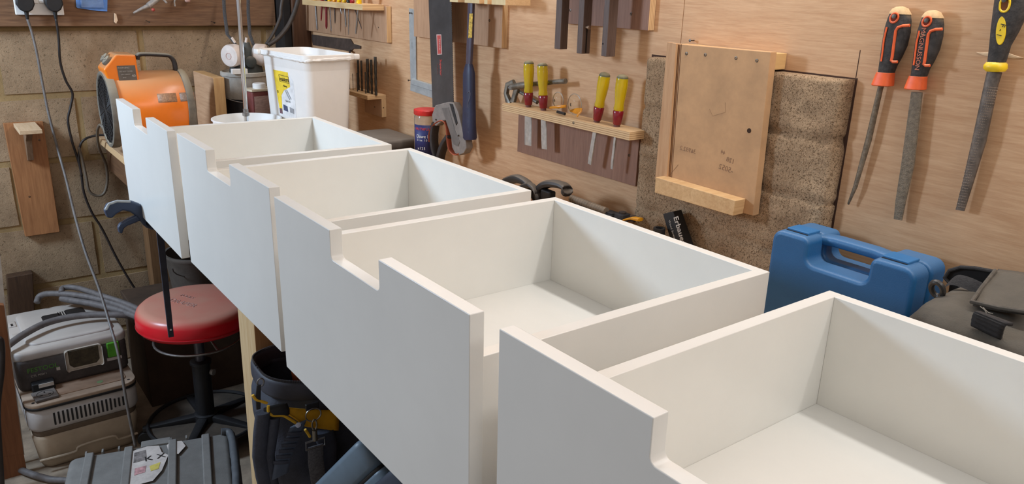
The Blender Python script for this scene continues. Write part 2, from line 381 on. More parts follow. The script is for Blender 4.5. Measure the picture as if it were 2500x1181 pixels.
# ------------------------------------------------------------------ drawers
W_, H_, T_, S1, S2, ND, L_, TB, DF = 0.5282, 0.2835, 0.018, 0.1981, 0.3344, 0.0407, 0.5051, 0.0175, 0.1561
def notch_outline():
    P = [(0, 0), (S1, 0)]; r = 0.007
    for k in range(6): a = R(180+90*k/5); P.append((S1+r+r*math.cos(a), -ND+r+r*math.sin(a)))
    for k in range(6): a = R(270+90*k/5); P.append((S2-r+r*math.cos(a), -ND+r+r*math.sin(a)))
    return P+[(S2, 0), (W_, 0), (W_, -H_), (0, -H_)]
BI = 0.0061
def drawer(label, x0, yl, w, rk, ti, wb, ai):
    ztop_ = 1.13
    t = thing('drawer', label, 'drawer', (x0, yl, ZB), -PI/2-w, 'white painted drawers standing on the bench')
    z0 = ztop_-ZB
    sh = lambda z: -z*0.0112
    f = MB(); f.prism([(u, sh(z), z0+z) for u, z in notch_outline()], (0, T_, 0)); f.build('front_panel', M_WHITE, t, bev=0.0011, seg=2, smooth=30)
    ul, ur = ai, W_-BI
    def pt(u, y, z): return (u+y*wb, y, z)
    def board(name, u0, u1, y0, y1, ztopf, zbot):
        m_ = MB(); P = []
        for y in (y0, y1):
            zt = ztopf+y*ti
            P += [pt(u0, y, zbot), pt(u1, y, zbot), pt(u1, y, zt), pt(u0, y, zt)]
        m_.faces(P, [(0, 1, 2, 3), (7, 6, 5, 4), (0, 4, 5, 1), (1, 5, 6, 2), (2, 6, 7, 3), (3, 7, 4, 0)]); return m_.build(name, M_WHITE, t, bev=0.0009, smooth=30)
    zr = z0-rk; yb = T_+L_
    board('side_panel', ul, ul+TB, T_, yb, zr, 0.0); board('side_panel', ur-TB, ur, T_, yb, zr, 0.0)
    board('back_panel', ul+TB, ur-TB, yb-TB, yb, zr, 0.0)
    board('bottom_panel', ul+TB, ur-TB, T_, yb-TB, zr-DF, zr-DF-0.012)
    return t
drawer('white drawer farthest along the bench, beside the orange heater', 0.009, 1.1423, 0.0123, 0.0747, 0.0005, 0.0147, 0.0425)
drawer('white drawer standing second from the far end of the bench', 0.0136, 0.5823, 0.0019, 0.0722, 0.0028, 0.0114, 0.0446)
drawer('white drawer in the middle of the photo, fully in view, second nearest', 0.0, 0.0, 0.0, 0.054, -0.0155, -0.0229, 0.0468)
drawer('nearest white drawer, cut off by the bottom right of the photo', 0.0052, -0.5708, -0.0148, 0.060, -0.0024, 0.008, 0.0328)
# ------------------------------------------------------------------ things on the plywood wall
# wall things use a frame turned -90 deg: local x runs right along the wall, y into it, z up
def wt(name, label, cat, p, group=None):
    return thing(name, label, cat, p, -PI/2, group)
def wpoly(px, X): return [W3(x, y, X=X) for x, y in px]
XF = 0.852   # face of the 18 mm backing boards

# MDF board hooked over the pier
t = wt('bench_hook', 'brown MDF board with front batten hooked over the top of the block pier', 'board', (0.83, -0.1, 0.95))
xf = 0.818
c = [(1637, 106), (1882, 127), (1838, 527), (1608, 462)]
MB().prism(wpoly(c, xf), (0.018, 0, 0)).build('board', M_MDF, t, bev=0.0012, world=True)
pz = W3(2056, 196, X=XP).z
a, b = W3(1882, 127, X=xf), W3(1637, 106, X=xf)
MB().bx((0.836, a.y+0.001, ztop+0.004), (0.868, b.y-0.001, min(a.z, b.z)-0.001)).build('hook_batten', wood('batten', (216, 178, 122), (188, 148, 96), 'y', 0.7), t, bev=0.001, world=True)
cc = [(1632, 103), (1660, 106), (1636, 430), (1604, 430)]
MB().prism(wpoly([(1634, 103), (1656, 106), (1632, 440), (1604, 436)], xf-0.0005), (-0.006, 0, 0)).build('edge_strip', [wood('strip', (206, 166, 124), (176, 130, 90), 'z', 0.8)], t, bev=0.0006, world=True)
q = MB()
for k in range(3):
    q.tube([W3(1657+k*3.2, 108, X=xf-0.0002), W3(1633+k*3.2, 438, X=xf-0.0002)], 0.0006, 6)
q.build('score_lines', mat('score', (96, 60, 34), 0.8), t, world=True, smooth=0)
l0, l1 = W3(1600, 432, X=xf-0.03), W3(1824, 490, X=xf-0.03)
l2, l3 = W3(1598, 470, X=xf-0.03), W3(1789, 527, X=xf-0.03)
MB().prism([l0, W3(1796, 490, X=xf-0.03), l3, l2], (0.03, 0, 0)).build('front_batten', wood('batten_pale', (224, 188, 138), (190, 146, 98), 'y', 0.7), t, bev=0.0012, world=True)
for x, y in ((1676, 131), (1722, 134), (1797, 142), (1848, 148)):
    screw(t, loc(t, W3(x, y, X=xf)))
h_ = W3(1829, 319, X=xf); MB().cyl((xf-0.0003, h_.y, h_.z), (xf+0.001, h_.y, h_.z), 0.0046, n=18).build('hole', mat('dark_hole', (58, 36, 22), 0.9), t, world=True)
PENC = mat('pencil', (146, 112, 84), 0.8)
def wtext(name, t, txt, px, X, size, ang=0, m=PENC, sx=1, **k):
    M = Matrix.Translation(loc(t, W3(px[0], px[1], X=X))) @ Matrix.Rotation(R(ang), 4, 'Y') @ UP
    return MB().text(txt, size, M, sx=sx, **k).build(name, m, t, smooth=0)
for tx, p, sz, an in (('36932.2', (1679, 366), 0.013, 2), ('44', (1765, 372), 0.011, 12), ('128', (1783, 392), 0.013, 8), ('-5052', (1772, 412), 0.015, 6)):
    wtext('pencil_marking', t, tx, p, xf-0.0003, sz, an, sx=-1.0)
MB().tube(wpoly([(1732, 266), (1740, 283), (1771, 274), (1771, 250)], xf-0.0001), 0.0003, 5).build('pencil_marking', PENC, t, world=True, smooth=0)
q = MB(); q.tube(wpoly([(1636, 426), (1656, 402)], xf-0.0001), 0.0005, 5)
q.build('pencil_marking', PENC, t, world=True, smooth=0)

# chisel rack
t = wt('chisel_rack', 'plywood ledge rack on the wall holding four yellow-handled chisels', 'tool rack', (XW, 0.35, 1.13))
e0, e1 = W3(1225, 253, X=0.797), W3(1537, 322, X=0.797)
yr_, yl_ = W3(1537, 330, X=0.797).y, W3(1226, 260, X=0.797).y
zl = 1.130+W3(1537, 322, X=0.797).z-1.13
ZL = (W3(1225, 253, X=0.797).z+W3(1537, 322, X=0.797).z)/2
MB().bx((0.797, yr_, ZL-0.018), (XW-0.018, yl_, ZL)).build('ledge', [M_PLYX, M_PLYEDGE], t, bev=0.0008, world=True, edge={'y': 1, 'x': 1})
bp = [W3(1265, 283, X=XF), W3(1265, 374, X=XF)]
y0, y1 = W3(1562, 400, X=XF).y, W3(1264, 330, X=XF).y
zlow = (W3(1265, 374, X=XF).z+W3(1555, 452, X=XF).z)/2
MB().bx((XF, max(y0, 0.078), zlow), (XW-0.0005, y1, ZL-0.018)).build('backing_board', M_DARKPLY, t, bev=0.0008, world=True)
screw(t, loc(t, W3(1536, 379, X=XF)))
screw(t, loc(t, W3(1400, 300, X=0.797)))
CHY = mat('yellow_acetate', (236, 206, 10), 0.18, n=(20, 0.03), trans=0.5, coat=0.4, sss=0.0)
CHR = mat('red_acetate', (140, 14, 34), 0.2, n=(20, 0.1), trans=0.15, coat=0.4)
CHC = mat('handle_cap', (96, 92, 66), 0.6, n=(60, 0.2), dust=((190, 176, 140), 0.6))
def chisel(px, base, tip, bw, label, tilt=0.0, dusty=False):
    X = 0.822; p = W3(px, base, X=X); p.z = ZL
    q = W3(tip[0], tip[1], X=X)
    t = wt('chisel', label, 'chisel', p, 'bevel edge chisels in the rack')
    d = (Vector((-(q.y-p.y)*1.0, 0, q.z-p.z))).normalized(); up = -d
    o = Vector((0, 0, 0))
    r = 0.0118
    MB().lathe([(r*0.72, 0.005), (r*0.8, 0.006), (r*0.98, 0.026), (r*1.02, 0.034), (r*0.9, 0.036)], o, up, 20).build('red_collar', CHR, t)
    MB().lathe([(r*0.88, 0.036), (r*1.0, 0.040), (r*0.86, 0.050), (r*0.98, 0.062), (r*1.12, 0.080), (r*1.15, 0.094), (r*1.1, 0.097), (r*1.15, 0.100), (r*1.06, 0.106)], o, up, 20).build('handle', CHY, t)
    MB().lathe([(r*1.07, 0.104), (r*1.05, 0.108), (r*0.8, 0.112), (r*0.3, 0.114)], o, up, 20).build('handle_cap', CHC, t)
    MB().lathe([(0.0068, -0.004), (0.0072, 0.006)], o, up, 16).build('ferrule', mat('ferrule', (120, 84, 84), 0.35, 0.7), t)
    L = (q-p).length
    b = MB(); w0, w1 = bw*0.5, bw*0.5
    u = up.cross(Vector((0, 1, 0))).normalized()
    b.loft([(o-up*0.0, u*0.0045, Vector((0, 0.003, 0))), (o-up*0.02, u*w0*0.8, Vector((0, 0.0024, 0))), (o-up*0.024, u*w0, Vector((0, 0.002, 0))), (o-up*(L-0.014), u*w1, Vector((0, 0.0018, 0))), (o-up*L, u*w1, Vector((0, 0.0002, 0)))], 8, 6)
    b.build('blade', mat('bright_blade', (196, 194, 190), 0.32, 0.55, n=(60, 0.12)), t, smooth=30)
chisel(1290, 262, (1289, 355), 0.028, 'leftmost yellow-handled chisel in the rack, with the widest blade')
chisel(1327, 266, (1329, 364), 0.021, 'yellow-handled chisel second from the left in the rack')
chisel(1457, 293, (1439, 401), 0.0125, 'dusty yellow-handled chisel third in the rack, right of the safety glasses')
chisel(1506, 303, (1493, 413), 0.0070, 'rightmost yellow-handled chisel in the rack, with the narrowest blade')

# things lying on the chisel ledge
t = wt('water_pump_pliers', 'old grey water pump pliers lying on the left of the chisel ledge', 'pliers', tuple(W3(1250, 250, X=0.845)))
M_PLI = mat('worn_steel', (122, 114, 102), 0.45, 0.5, n=(70, 0.3))
j = MB(); X = 0.845
j.loft([(W3(1243, 249, X=X), Vector((0, 0.012, 0)), Vector((0.006, 0, 0.002))), (W3(1236, 228, X=X), Vector((0, 0.006, 0)), Vector((0.007, 0, 0))), (W3(1240, 206, X=X), Vector((0, 0.006, 0.004)), Vector((0.006, 0, 0))), (W3(1256, 202, X=X), Vector((0, 0.006, 0.008)), Vector((0.005, 0, 0))), (W3(1262, 215, X=X), Vector((0, 0.009, 0.002)), Vector((0.005, 0, 0))), (W3(1256, 236, X=X), Vector((0, 0.008, 0)), Vector((0.005, 0, 0))), (W3(1252, 249, X=X), Vector((0, 0.01, 0)), Vector((0.006, 0, 0)))], 10, 3)
j.build('jaw', M_PLI, t, world=True)
j = MB(); j.tube(smooth_path(wpoly([(1250, 212), (1290, 206), (1320, 204), (1352, 200), (1381, 198)], X-0.004)), [0.0085]*6+[0.006]*18+[0.0065], 10); j.build('handle', M_PLI, t, world=True)
j = MB(); j.tube(smooth_path(wpoly([(1262, 220), (1290, 236), (1312, 250)], X+0.008)), 0.005, 10); j.build('handle', M_PLI, t, world=True)
j = MB(); j.cyl(W3(1247, 214, X=X-0.012), W3(1247, 214, X=X+0.004), 0.0065, n=16); j.build('pivot', M_STEEL, t, world=True, bev=0.001)

t = wt('safety_glasses', 'clear safety glasses with orange arms on the chisel ledge', 'glasses', tuple(W3(1385, 272, X=0.825)))
CLR = mat('clear_lens', (246, 244, 238), 0.03, n=(5, 0.01), trans=1.0, ior=1.12, spec=0.9)
ORG = mat('orange_arm', (226, 146, 24), 0.3, trans=0.2)
for cx, cy, rx, ry in ((1360, 245, 0.019, 0.019), (1400, 255, 0.024, 0.024)):
    c = W3(cx, cy, X=0.812); l = MB()
    rg = []
    for i in range(7):
        th = (PI/2)*i/6; rg.append([c+Vector((-0.011*math.sin(th) if i else 0, -rx*math.cos(th)*math.cos(2*PI*k/24), ry*math.cos(th)*math.sin(2*PI*k/24)))+Vector((0.004, 0, 0)) for k in range(24)])
    rg[-1] = [c+Vector((-0.007, -0.001*math.cos(2*PI*k/24), 0.001*math.sin(2*PI*k/24))) for k in range(24)]
    l.rings(rg, cap=False); o = l.build('lens', CLR, t, world=True, smooth=180)
    q = o.modifiers.new('thick', 'SOLIDIFY'); q.thickness = 0.0008
    l = MB(); l.tube([c+Vector((0.0035, -rx*math.cos(2*PI*k/28), ry*math.sin(2*PI*k/28))) for k in range(28)], 0.0009, 6, closed=True); l.build('lens_rim', mat('clear_rim', (214, 206, 190), 0.2, trans=0.6), t, world=True)
MB().loft([(W3(1342, 263, X=0.806), (0, 0, 0.0025), (0.001, 0, 0)), (W3(1362, 261, X=0.80), (0, 0, 0.0035), (0.001, 0, 0)), (W3(1382, 259, X=0.81), (0, 0, 0.003), (0.001, 0, 0))], 8).build('temple_arm', ORG, t, world=True)
MB().loft([(W3(1392, 270, X=0.812), (0, 0, 0.002), (0.001, 0, 0)), (W3(1408, 271, X=0.805), (0, 0, 0.007), (0.001, 0, 0)), (W3(1421, 268, X=0.80), (0, 0, 0.004), (0.001, 0, 0)), (W3(1408, 284, X=0.80), (0, 0.002, 0.002), (0.001, 0, 0))], 8).build('temple_arm', ORG, t, world=True)
t = wt('pencil_stub', 'short black pencil stub lying on the chisel ledge by the glasses', 'pencil', tuple(W3(1370, 277, X=0.805)))
MB().cyl(W3(1361, 273, X=0.806), W3(1379, 278, X=0.804), 0.0038, n=6).build('barrel', M_BLACK, t, world=True, smooth=0)

# files
M_FILE = mat('file_steel', (124, 110, 92), 0.55, 0.35, n=(160, 0.22), bump=(700, 0.4))
M_FILEH = mat('file_grip', (60, 56, 54), 0.75, n=(110, 0.35), bump=(400, 0.25), dust=((196, 168, 124), 0.75))
M_ORANGE = mat('orange_plastic', (232, 100, 52), 0.45, n=(60, 0.08), dust=((214, 150, 110), 0.5))
M_TAN = mat('sawdust_crust', (206, 172, 128), 0.9, n=(120, 0.1))
def sec(l, r, y, X, dp): 
    a = W3(l, y, X=X); b = W3(r, y, X=X); return ((a+b)/2, (a-b)/2, Vector((dp, 0, 0)))
def sec2(l, r, X, dp):
    a = W3(l[0], l[1], X=X); b = W3(r[0], r[1], X=X); return ((a+b)/2, (a-b)/2, Vector((dp, 0, 0)))
def magfile(dx, dy, blade, label, text, flat):
    X = 0.853; G = lambda L, Rr, d: sec2((L[0]+dx, L[1]+dy), (Rr[0]+dx, Rr[1]+dy), X, d)
    c = W3(2190+dx, 120+dy, X=X)
    t = wt('file', label, 'file', tuple(c), 'files with orange and charcoal handles')
    # grip, top to collar
    S = [G((2190, 19), (2203, 17), 0.004), G((2182, 22), (2215, 22), 0.009), G((2176, 30), (2221, 34), 0.0115), G((2170, 44), (2223, 52), 0.012), G((2163, 66), (2221, 80), 0.0125), G((2157, 100), (2213, 112), 0.013), G((2153, 130), (2200, 140), 0.013), G((2150, 155), (2188, 160), 0.0125), G((2147, 176), (2181, 178), 0.012)]
    gp = MB().loft(S, 20, 2.6).build('grip', M_FILEH, t, world=True, smooth=50)
    MB().loft([G((2189, 17), (2204, 15.5), 0.0046), G((2181, 21), (2216, 21), 0.0094), G((2175, 29), (2222.2, 33), 0.0119), G((2173, 33), (2223, 36), 0.0121)], 20, 2.6).build('dust_cap', M_TAN, t, world=True, smooth=50)
    MB().loft([G((2144, 175), (2181, 178), 0.0125), G((2132, 205), (2178, 210), 0.0145), G((2134, 208), (2176, 211), 0.0135)], 20, 3).build('collar', M_ORANGE, t, world=True, smooth=40, bev=0.0006)
    xf_ = X-0.0128
    def px(p): return W3(p[0]+dx, p[1]+dy, X=xf_)
    def strip(name, P, r):
        q = MB(); q.tube([px(p) for p in P], r, 8); return q.build(name, M_ORANGE, gp, world=True)
    strip('orange_inlay', [(2221, 62), (2204, 63), (2192, 67), (2187, 75), (2178, 140), (2176, 148), (2180, 151), (2191, 151)], 0.0022)
    strip('orange_inlay', [(2165, 66), (2158, 96), (2154, 130), (2151, 150)], 0.0014)
    h = px((2183, 43.5)); q = MB()
    q.tube([h+Vector((0, -0.0062*math.cos(2*PI*k/20)-0.001*math.sin(2*PI*k/20), 0.0072*math.sin(2*PI*k/20))) for k in range(20)], 0.0016, 8, closed=True); q.build('hanging_hole_ring', M_ORANGE, gp, world=True)
    MB().loft([(h+Vector((-0.0004, 0, 0)), (0, 0.0054, 0.0), (0, 0, 0.0064)), (h+Vector((0.002, 0, 0)), (0, 0.0054, 0), (0, 0, 0.0064))], 16).build('hanging_hole', mat('hole_rust', (120, 36, 10), 0.8), gp, world=True)
    b = MB()
    if flat: b.loft([sec2(l, r, 0.855, d) for l, r, d in blade], 12, 3.0)
    else: b.loft([sec2(l, r, 0.858, d) for l, r, d in blade], 12, 2.0)
    b.build('blade', M_FILE, t, world=True, smooth=40)
    if text:
        a1, a2 = W3(2251, 92, X=xf_), W3(2241, 150, X=xf_); dv = loc(t, a2)-loc(t, a1); an = math.atan2(-dv.z, dv.x)
        M = Matrix.Translation(loc(t, W3(2246.5, 120, X=xf_-0.0004))) @ Matrix.Rotation(an, 4, 'Y') @ UP
        MB().text('MAGNUSSON', 0.0098, M, sx=1.05, ext=0.0004).build('lettering', mat('raised_letter', (196, 118, 92), 0.6), gp, smooth=0)
        q = MB(); q.tube([W3(x, y, X=xf_) for x, y in ((2246, 80), (2246, 88), (2250, 91), (2255, 87), (2256, 80))], 0.0006, 6); q.tube([W3(2249, 84, X=xf_), W3(2260, 86, X=xf_)], 0.0006, 6); q.build('emblem', mat('pale_emblem', (176, 158, 130), 0.7), gp, world=True)
magfile(0, 0, [((2145, 208), (2158, 210), 0.0052), ((2143, 216), (2155, 218), 0.005), ((2113, 340), (2128, 343), 0.0042), ((2083, 455), (2093, 458), 0.0028), ((2069, 496), (2074, 498), 0.0018), ((2070, 499), (2073, 500), 0.0008)], 'round rat-tail file with orange and charcoal handle, left of the pair', False, False)
magfile(79.5, 9, [((2225, 224), (2253, 226), 0.0028), ((2223, 235), (2252, 237), 0.003), ((2200, 400), (2233, 404), 0.003), ((2186, 490), (2212, 494), 0.0025), ((2182, 534), (2203, 538), 0.0022)], 'flat file with orange and charcoal handle, letters running down the grip', True, True)

X = 0.848; t = wt('rasp', 'half-round rasp with yellow and charcoal handle, rightmost tool on the wall', 'rasp', tuple(W3(2430, 120, X=X)))
G = lambda l, r, d: sec2(l, r, X, d)
MB().loft([G((2444, -70), (2480, -75), 0.006), G((2436, -50), (2505, -50), 0.013), G((2432, -10), (2512, -10), 0.015), G((2427, 30), (2506, 34), 0.016), G((2422, 70), (2486, 76), 0.015), G((2418, 110), (2466, 112), 0.013), G((2413, 152), (2454, 152), 0.012)], 20, 2.6).build('grip', M_FILEH, t, world=True, smooth=50)
YEL = mat('yellow_plastic', (238, 200, 34), 0.4, n=(40, 0.05), dust=((220, 190, 120), 0.4))
MB().loft([G((2411, 151), (2452, 151), 0.012), G((2405, 158), (2457, 157), 0.015), G((2404, 166), (2457, 168), 0.0155), G((2410, 174), (2452, 175), 0.012)], 20, 2.6).build('collar', YEL, t, world=True, smooth=50)
xf_ = X-0.0158
MB().prism(wpoly([(2443+14*math.cos(a)*0.85+3.2*math.sin(a), 75-35*math.sin(a)) for a in [2*PI*k/24 for k in range(24)]], xf_), (0.003, 0, 0)).build('yellow_inlay', YEL, t, world=True, bev=0.0006)
h = [(2441, 22), (2442, 8), (2447, -2), (2457, -6), (2464, -2), (2465, 8), (2462, 20), (2455, 28), (2446, 28)]
MB().tube(smooth_path(wpoly(h+h[:1], xf_), 3)[:-1], 0.0016, 8, closed=True).build('hanging_hole_ring', YEL, t, world=True)
MB().prism(wpoly([(p[0]*0.85+2453*0.15, p[1]*0.85+11*0.15) for p in h], xf_-0.0004), (0.002, 0, 0)).build('hanging_hole', mat('hole_brown', (110, 60, 20), 0.8), t, world=True)
wtext('lettering', t, 'F - 1', (2443, 74), xf_-0.0004, 0.010, 100, M_INK)
MB().loft([sec2((2410, 173), (2447, 177), 0.855, 0.004), sec2((2403, 205), (2437, 209), 0.855, 0.0045), sec2((2374, 340), (2408, 346), 0.855, 0.0045), sec2((2349, 450), (2374, 455), 0.855, 0.0035), sec2((2333, 511), (2355, 515), 0.855, 0.0025)], 14, 3).build('blade', mat('rasp_steel', (108, 96, 86), 0.5, 0.4, n=(80, 0.25)), t, world=True, smooth=40)
q = MB()   # raised rasp teeth
for i in range(46):
    v = i/45; ya = 212+v*292
    xl = 2403+(2334-2403)*v; xr = 2436+(2355-2436)*v
    nn = 7 if v < 0.7 else 6
    for k in range(nn):
        uu = (k+0.5+0.25*(i % 2))/nn
        if uu > 0.97: continue
        zz = 0.0048*math.sqrt(max(0.05, 1-(2*uu-1)**2))*(1-0.35*v)
        c = W3(xl+(xr-xl)*uu, ya+3*uu, X=0.855-zz)
        q.faces([c+Vector((0.0006, 0.0019, 0.0008)), c+Vector((0.0006, -0.0019, 0.0008)), c+Vector((0.0006, 0, -0.0016)), c+Vector((-0.0016, 0, 0.0008))], [(0, 3, 1), (1, 3, 2), (2, 3, 0), (0, 1, 2)])
o = q.build('rasp_tooth', mat('tooth_steel', (186, 170, 156), 0.45, 0.3), t, world=True, smooth=0); o['kind'] = 'stuff'
# the nails the three hang on
for p, X_, w_ in (((2183, 40), 0.835, 'rat-tail file'), ((2262, 50), 0.835, 'flat file'), ((2452, 0), 0.826, 'yellow rasp')):
    c = W3(p[0], p[1], X=X_); a = MB(); a.cyl((XW+0.004, c.y, c.z), (X_, c.y, c.z), 0.0016, n=10); a.lathe([(0.0016, 0), (0.0034, 0.0002), (0.0034, 0.0012), (0.001, 0.0014)], (X_, c.y, c.z), (-1, 0, 0), 12)
    tag(a.build('nail', M_SCREW), 'nail in the plywood from which the %s hangs' % w_, 'nail', 'nails in the plywood')
for p, w_ in (((1688, 99), 'right of the plywood joint above the brown board'), ((868, 141), 'left of the drill bit ledge beside the tub'), ((1000, 196), 'below the grey square'), ((1003, 32), 'at the top of the grey square')):
    c = W3(p[0], p[1], X=0.862); a = MB(); a.cyl((XW+0.004, c.y, c.z), (0.858, c.y, c.z), 0.0014, n=8); a.lathe([(0.0014, 0), (0.003, 0.0002), (0.003, 0.001), (0.001, 0.0012)], (0.858, c.y, c.z), (-1, 0, 0), 10)
    tag(a.build('nail', M_SCREW), 'small nail '+w_, 'nail', 'nails in the plywood')

# try-square rack with three dark stocks
t = wt('square_rack', 'dark plywood rack board on the wall behind three hanging wooden stocks', 'tool rack', (XW, 0.25, 1.3))
y0, y1 = W3(1583, 60, X=XF).y, W3(1372, 50, X=XF).y
zb = W3(1480, 66, X=XF).z
MB().bx((XF, y0, zb), (XW-0.0005, y1, 1.50)).build('backing_board', [M_DARKPLY, M_PLYEDGEY], t, bev=0.0008, world=True, edge={'x': 1})
MB().bx((0.77, y0, 1.455), (XF, y1, 1.473)).build('ledge', [M_PLYX, M_PLYEDGE], t, bev=0.0008, world=True, edge={'x': 1, 'y': 1})
for p in ((1392, 25), (1541, 34)): screw(t, loc(t, W3(p[0], p[1], X=XF)))
M_ROSE = wood('dark_stock', (112, 92, 82), (72, 54, 46), 'z', 1.0, 0.5)
for nm, lab, cat, xa, xb, yb, dep in (('try_square', 'dark wooden stock of the left try square hanging by the wall', 'square', 1353, 1367, 119, 0.022), ('sliding_bevel', 'dark wooden bar with open slot and small round knob, middle of three', 'bevel', 1407, 1420, 130, 0.024), ('marking_gauge', 'dark wooden stock with small hole, right of three hanging by the wall', 'gauge', 1467, 1480, 137, 0.026)):
    Xc = 0.792; a, b = W3(xa, yb, X=Xc), W3(xb, yb, X=Xc)
    t = wt(nm, lab, cat, (Xc, (a.y+b.y)/2, a.z), 'dark wooden stocks hanging on the wall')
    q = MB(); q.bx((Xc, b.y, a.z), (Xc+dep, a.y, 1.453)); q.build('stock', M_ROSE, t, bev=0.0012, world=True)
    if nm == 'sliding_bevel':
        MB().bx((Xc+0.010, b.y-0.0004, a.z+0.002), (Xc+0.0135, b.y+0.002, W3(1430, 70, X=Xc).z)).build('slot', mat('slot_black', (24, 16, 12), 0.9), t, world=True)
        c = W3(1427, 66, X=Xc+0.008); c.y = b.y
        MB().lathe([(0.0028, -0.001), (0.0028, 0.008), (0.0046, 0.0085), (0.0046, 0.0125), (0.003, 0.0135)], c, (0, -1, 0), 16).build('knob', mat('brass_dull', (150, 122, 100), 0.4, 0.6), t, world=True)
    if nm == 'marking_gauge':
        c = W3(1472, 107, X=Xc); MB().cyl((Xc-0.0003, c.y, c.z), (Xc+0.002, c.y, c.z), 0.0018, n=12).build('hole', MATS['slot_black'], t, world=True)
    if nm == 'try_square':
        MB().bx((Xc+0.010, b.y+0.0035, 1.4525), (Xc+0.012, b.y+0.1, 1.4545)).build('blade', M_STEEL, t, world=True)

# saw and hammer rack
M_TANPLY = wood('tan_plywood', (186, 148, 116), (156, 118, 88), 'z', 1.0, 0.6, 0.4)
t = wt('saw_rack', 'plywood rack with slotted ledge holding the black saw and the hammer', 'tool rack', (XW, 0.75, 1.3))
y0, y1 = W3(1226, 60, X=XF).y, W3(1010, 40, X=XF).y
zb = W3(1226, 118, X=XF).z; zt = W3(1170, 9, X=0.78).z
MB().bx((XF, y0, zb), (XW-0.0005, y1, 1.46)).build('backing_board', [M_TANPLY, M_PLYEDGEY], t, bev=0.0008, world=True, edge={'x': 1})
q = MB()
ys = [W3(x, 5, X=0.775).y for x in (1098, 1118, 1134, 1170, 1182, 1190, 1200, 1234)]
for k in range(0, 8, 2): q.bx((0.775, ys[k+1], zt), (XF, ys[k], zt+0.022))
q.bx((0.835, ys[7], zt), (XF, W3(1048, 5, X=0.775).y+0.05, zt+0.022)); 
q.build('slotted_ledge', [M_PLYX, wood('endgrain', (228, 206, 160), (206, 176, 124), 'z', 1.0)], t, bev=0.0006, world=True, edge={'y': 1})
screw(t, loc(t, W3(1195, 50, X=XF)))

X = 0.80; t = wt('handsaw', 'black-bladed handsaw hanging handle down from the rack', 'saw', tuple(W3(1080, 150, X=X)))
MB().prism(wpoly([(1044, -60), (1100, -60), (1107, 262), (1056, 262)], X), (0.0011, 0, 0)).build('blade', mat('black_blade', (62, 60, 60), 0.42, 0.2, n=(14, 0.25), coat=0.2), t, world=True, smooth=0)
q = MB()
for k in range(60):   # teeth down the right edge
    ya = -58+k*5.3; a = W3(1100+(ya+60)*0.0217, ya, X=X); b = W3(1100+(ya+65.3)*0.0217, ya+5.3, X=X)
    q.faces([a, b, (a+b)/2+Vector((0, -0.0022, 0)), a+Vector((0.0011, 0, 0)), b+Vector((0.0011, 0, 0)), (a+b)/2+Vector((0.0011, -0.0022, 0))], [(0, 1, 2), (5, 4, 3), (0, 2, 5, 3), (2, 1, 4, 5)])
o = q.build('saw_tooth', M_DKMETAL, t, world=True, smooth=0); o['kind'] = 'stuff'
M_SAWG = mat('grey_moulding', (132, 122, 114), 0.6, n=(40, 0.12))
def curved(P, k=5): return smooth_path([Vector((x, y, 0)) for x, y in P], k)
def pxs(P): return [(v.x, v.y) for v in P]
outer = [(1062, 257), (1092, 249), (1106, 251), (1117, 272), (1128, 318), (1136, 345), (1138, 362), (1132, 374), (1120, 379), (1110, 374), (1103, 360), (1100, 330), (1097, 305), (1088, 294), (1078, 296), (1064, 308), (1056, 304), (1054, 280)]
MB().prism(wpoly(outer, X-0.012), (0.024, 0, 0)).build('handle_shell', M_SAWG, t, bev=0.003, seg=3, world=True)
M_SAWO = mat('dull_orange', (168, 84, 58), 0.5, n=(40, 0.1))
trim = pxs(curved([(1056, 345), (1056, 325), (1062, 309), (1074, 298), (1087, 294), (1096, 303), (1099, 325), (1101, 350), (1106, 367), (1117, 377), (1128, 374)]))
MB().loft([(W3(x, y, X=X-0.001), Vector((0.0142, 0, 0)), Vector((0, 0.0018, 0.0018))) for x, y in trim], 8, 3).build('orange_trim', M_SAWO, t, world=True)
M_SAWB = mat('dark_grip', (52, 44, 42), 0.65, n=(50, 0.2))
gl = [(1060, 300), (1056, 325), (1056, 350), (1060, 372), (1068, 392), (1078, 402)]
MB().loft([(W3(x+4, y, X=X-0.001), Vector((0.0135, 0, 0)), Vector((0, 0.0085, 0.0015))) for x, y in pxs(curved(gl))], 12, 2.6).build('grip', M_SAWB, t, world=True)
gr = [(1072, 402), (1078, 372), (1086, 350), (1094, 338), (1100, 330)]
MB().loft([(W3(x, y, X=X-0.001), Vector((0.0135, 0, 0)), Vector((0, 0.009, 0.004))) for x, y in pxs(curved(gr))], 12, 2.6).build('grip', M_SAWB, t, world=True)
MB().prism(wpoly([(1078, 263), (1094, 262), (1110, 318), (1122, 346), (1118, 358), (1106, 352), (1096, 318)], X-0.0135), (0.003, 0, 0)).build('raised_panel', mat('grey_panel', (112, 104, 98), 0.55), t, bev=0.001, world=True)
MB().prism(wpoly([(1097, 253), (1104, 254), (1116, 300), (1113, 306)], X-0.0142), (0.003, 0, 0)).build('slot', M_BLACK, t, bev=0.0006, world=True)
for p in ((1119, 331), (1064, 292), (1057, 299)): screw(t, loc(t, W3(p[0], p[1], X=X-0.0138)), r=0.0026)
RED = mat('red_print', (188, 74, 66), 0.6, n=(60, 0.12)); PALE = mat('pale_print', (204, 172, 164), 0.6)
MB().prism(wpoly([(1065.5, 84), (1077, 84), (1079, 133), (1067.5, 134)], X-0.0006), (0.0006, 0, 0)).build('label', PALE, t, world=True, smooth=0)
MB().prism(wpoly([(1067, 86.5), (1075.5, 86.5), (1077, 131), (1069, 131.5)], X-0.0009), (0.0006, 0, 0)).build('label_print', RED, t, world=True, smooth=0)
wtext('lettering', t, 'SPEAR', (1073.2, 109), X-0.0013, 0.0085, 88, PALE, sx=1.35)
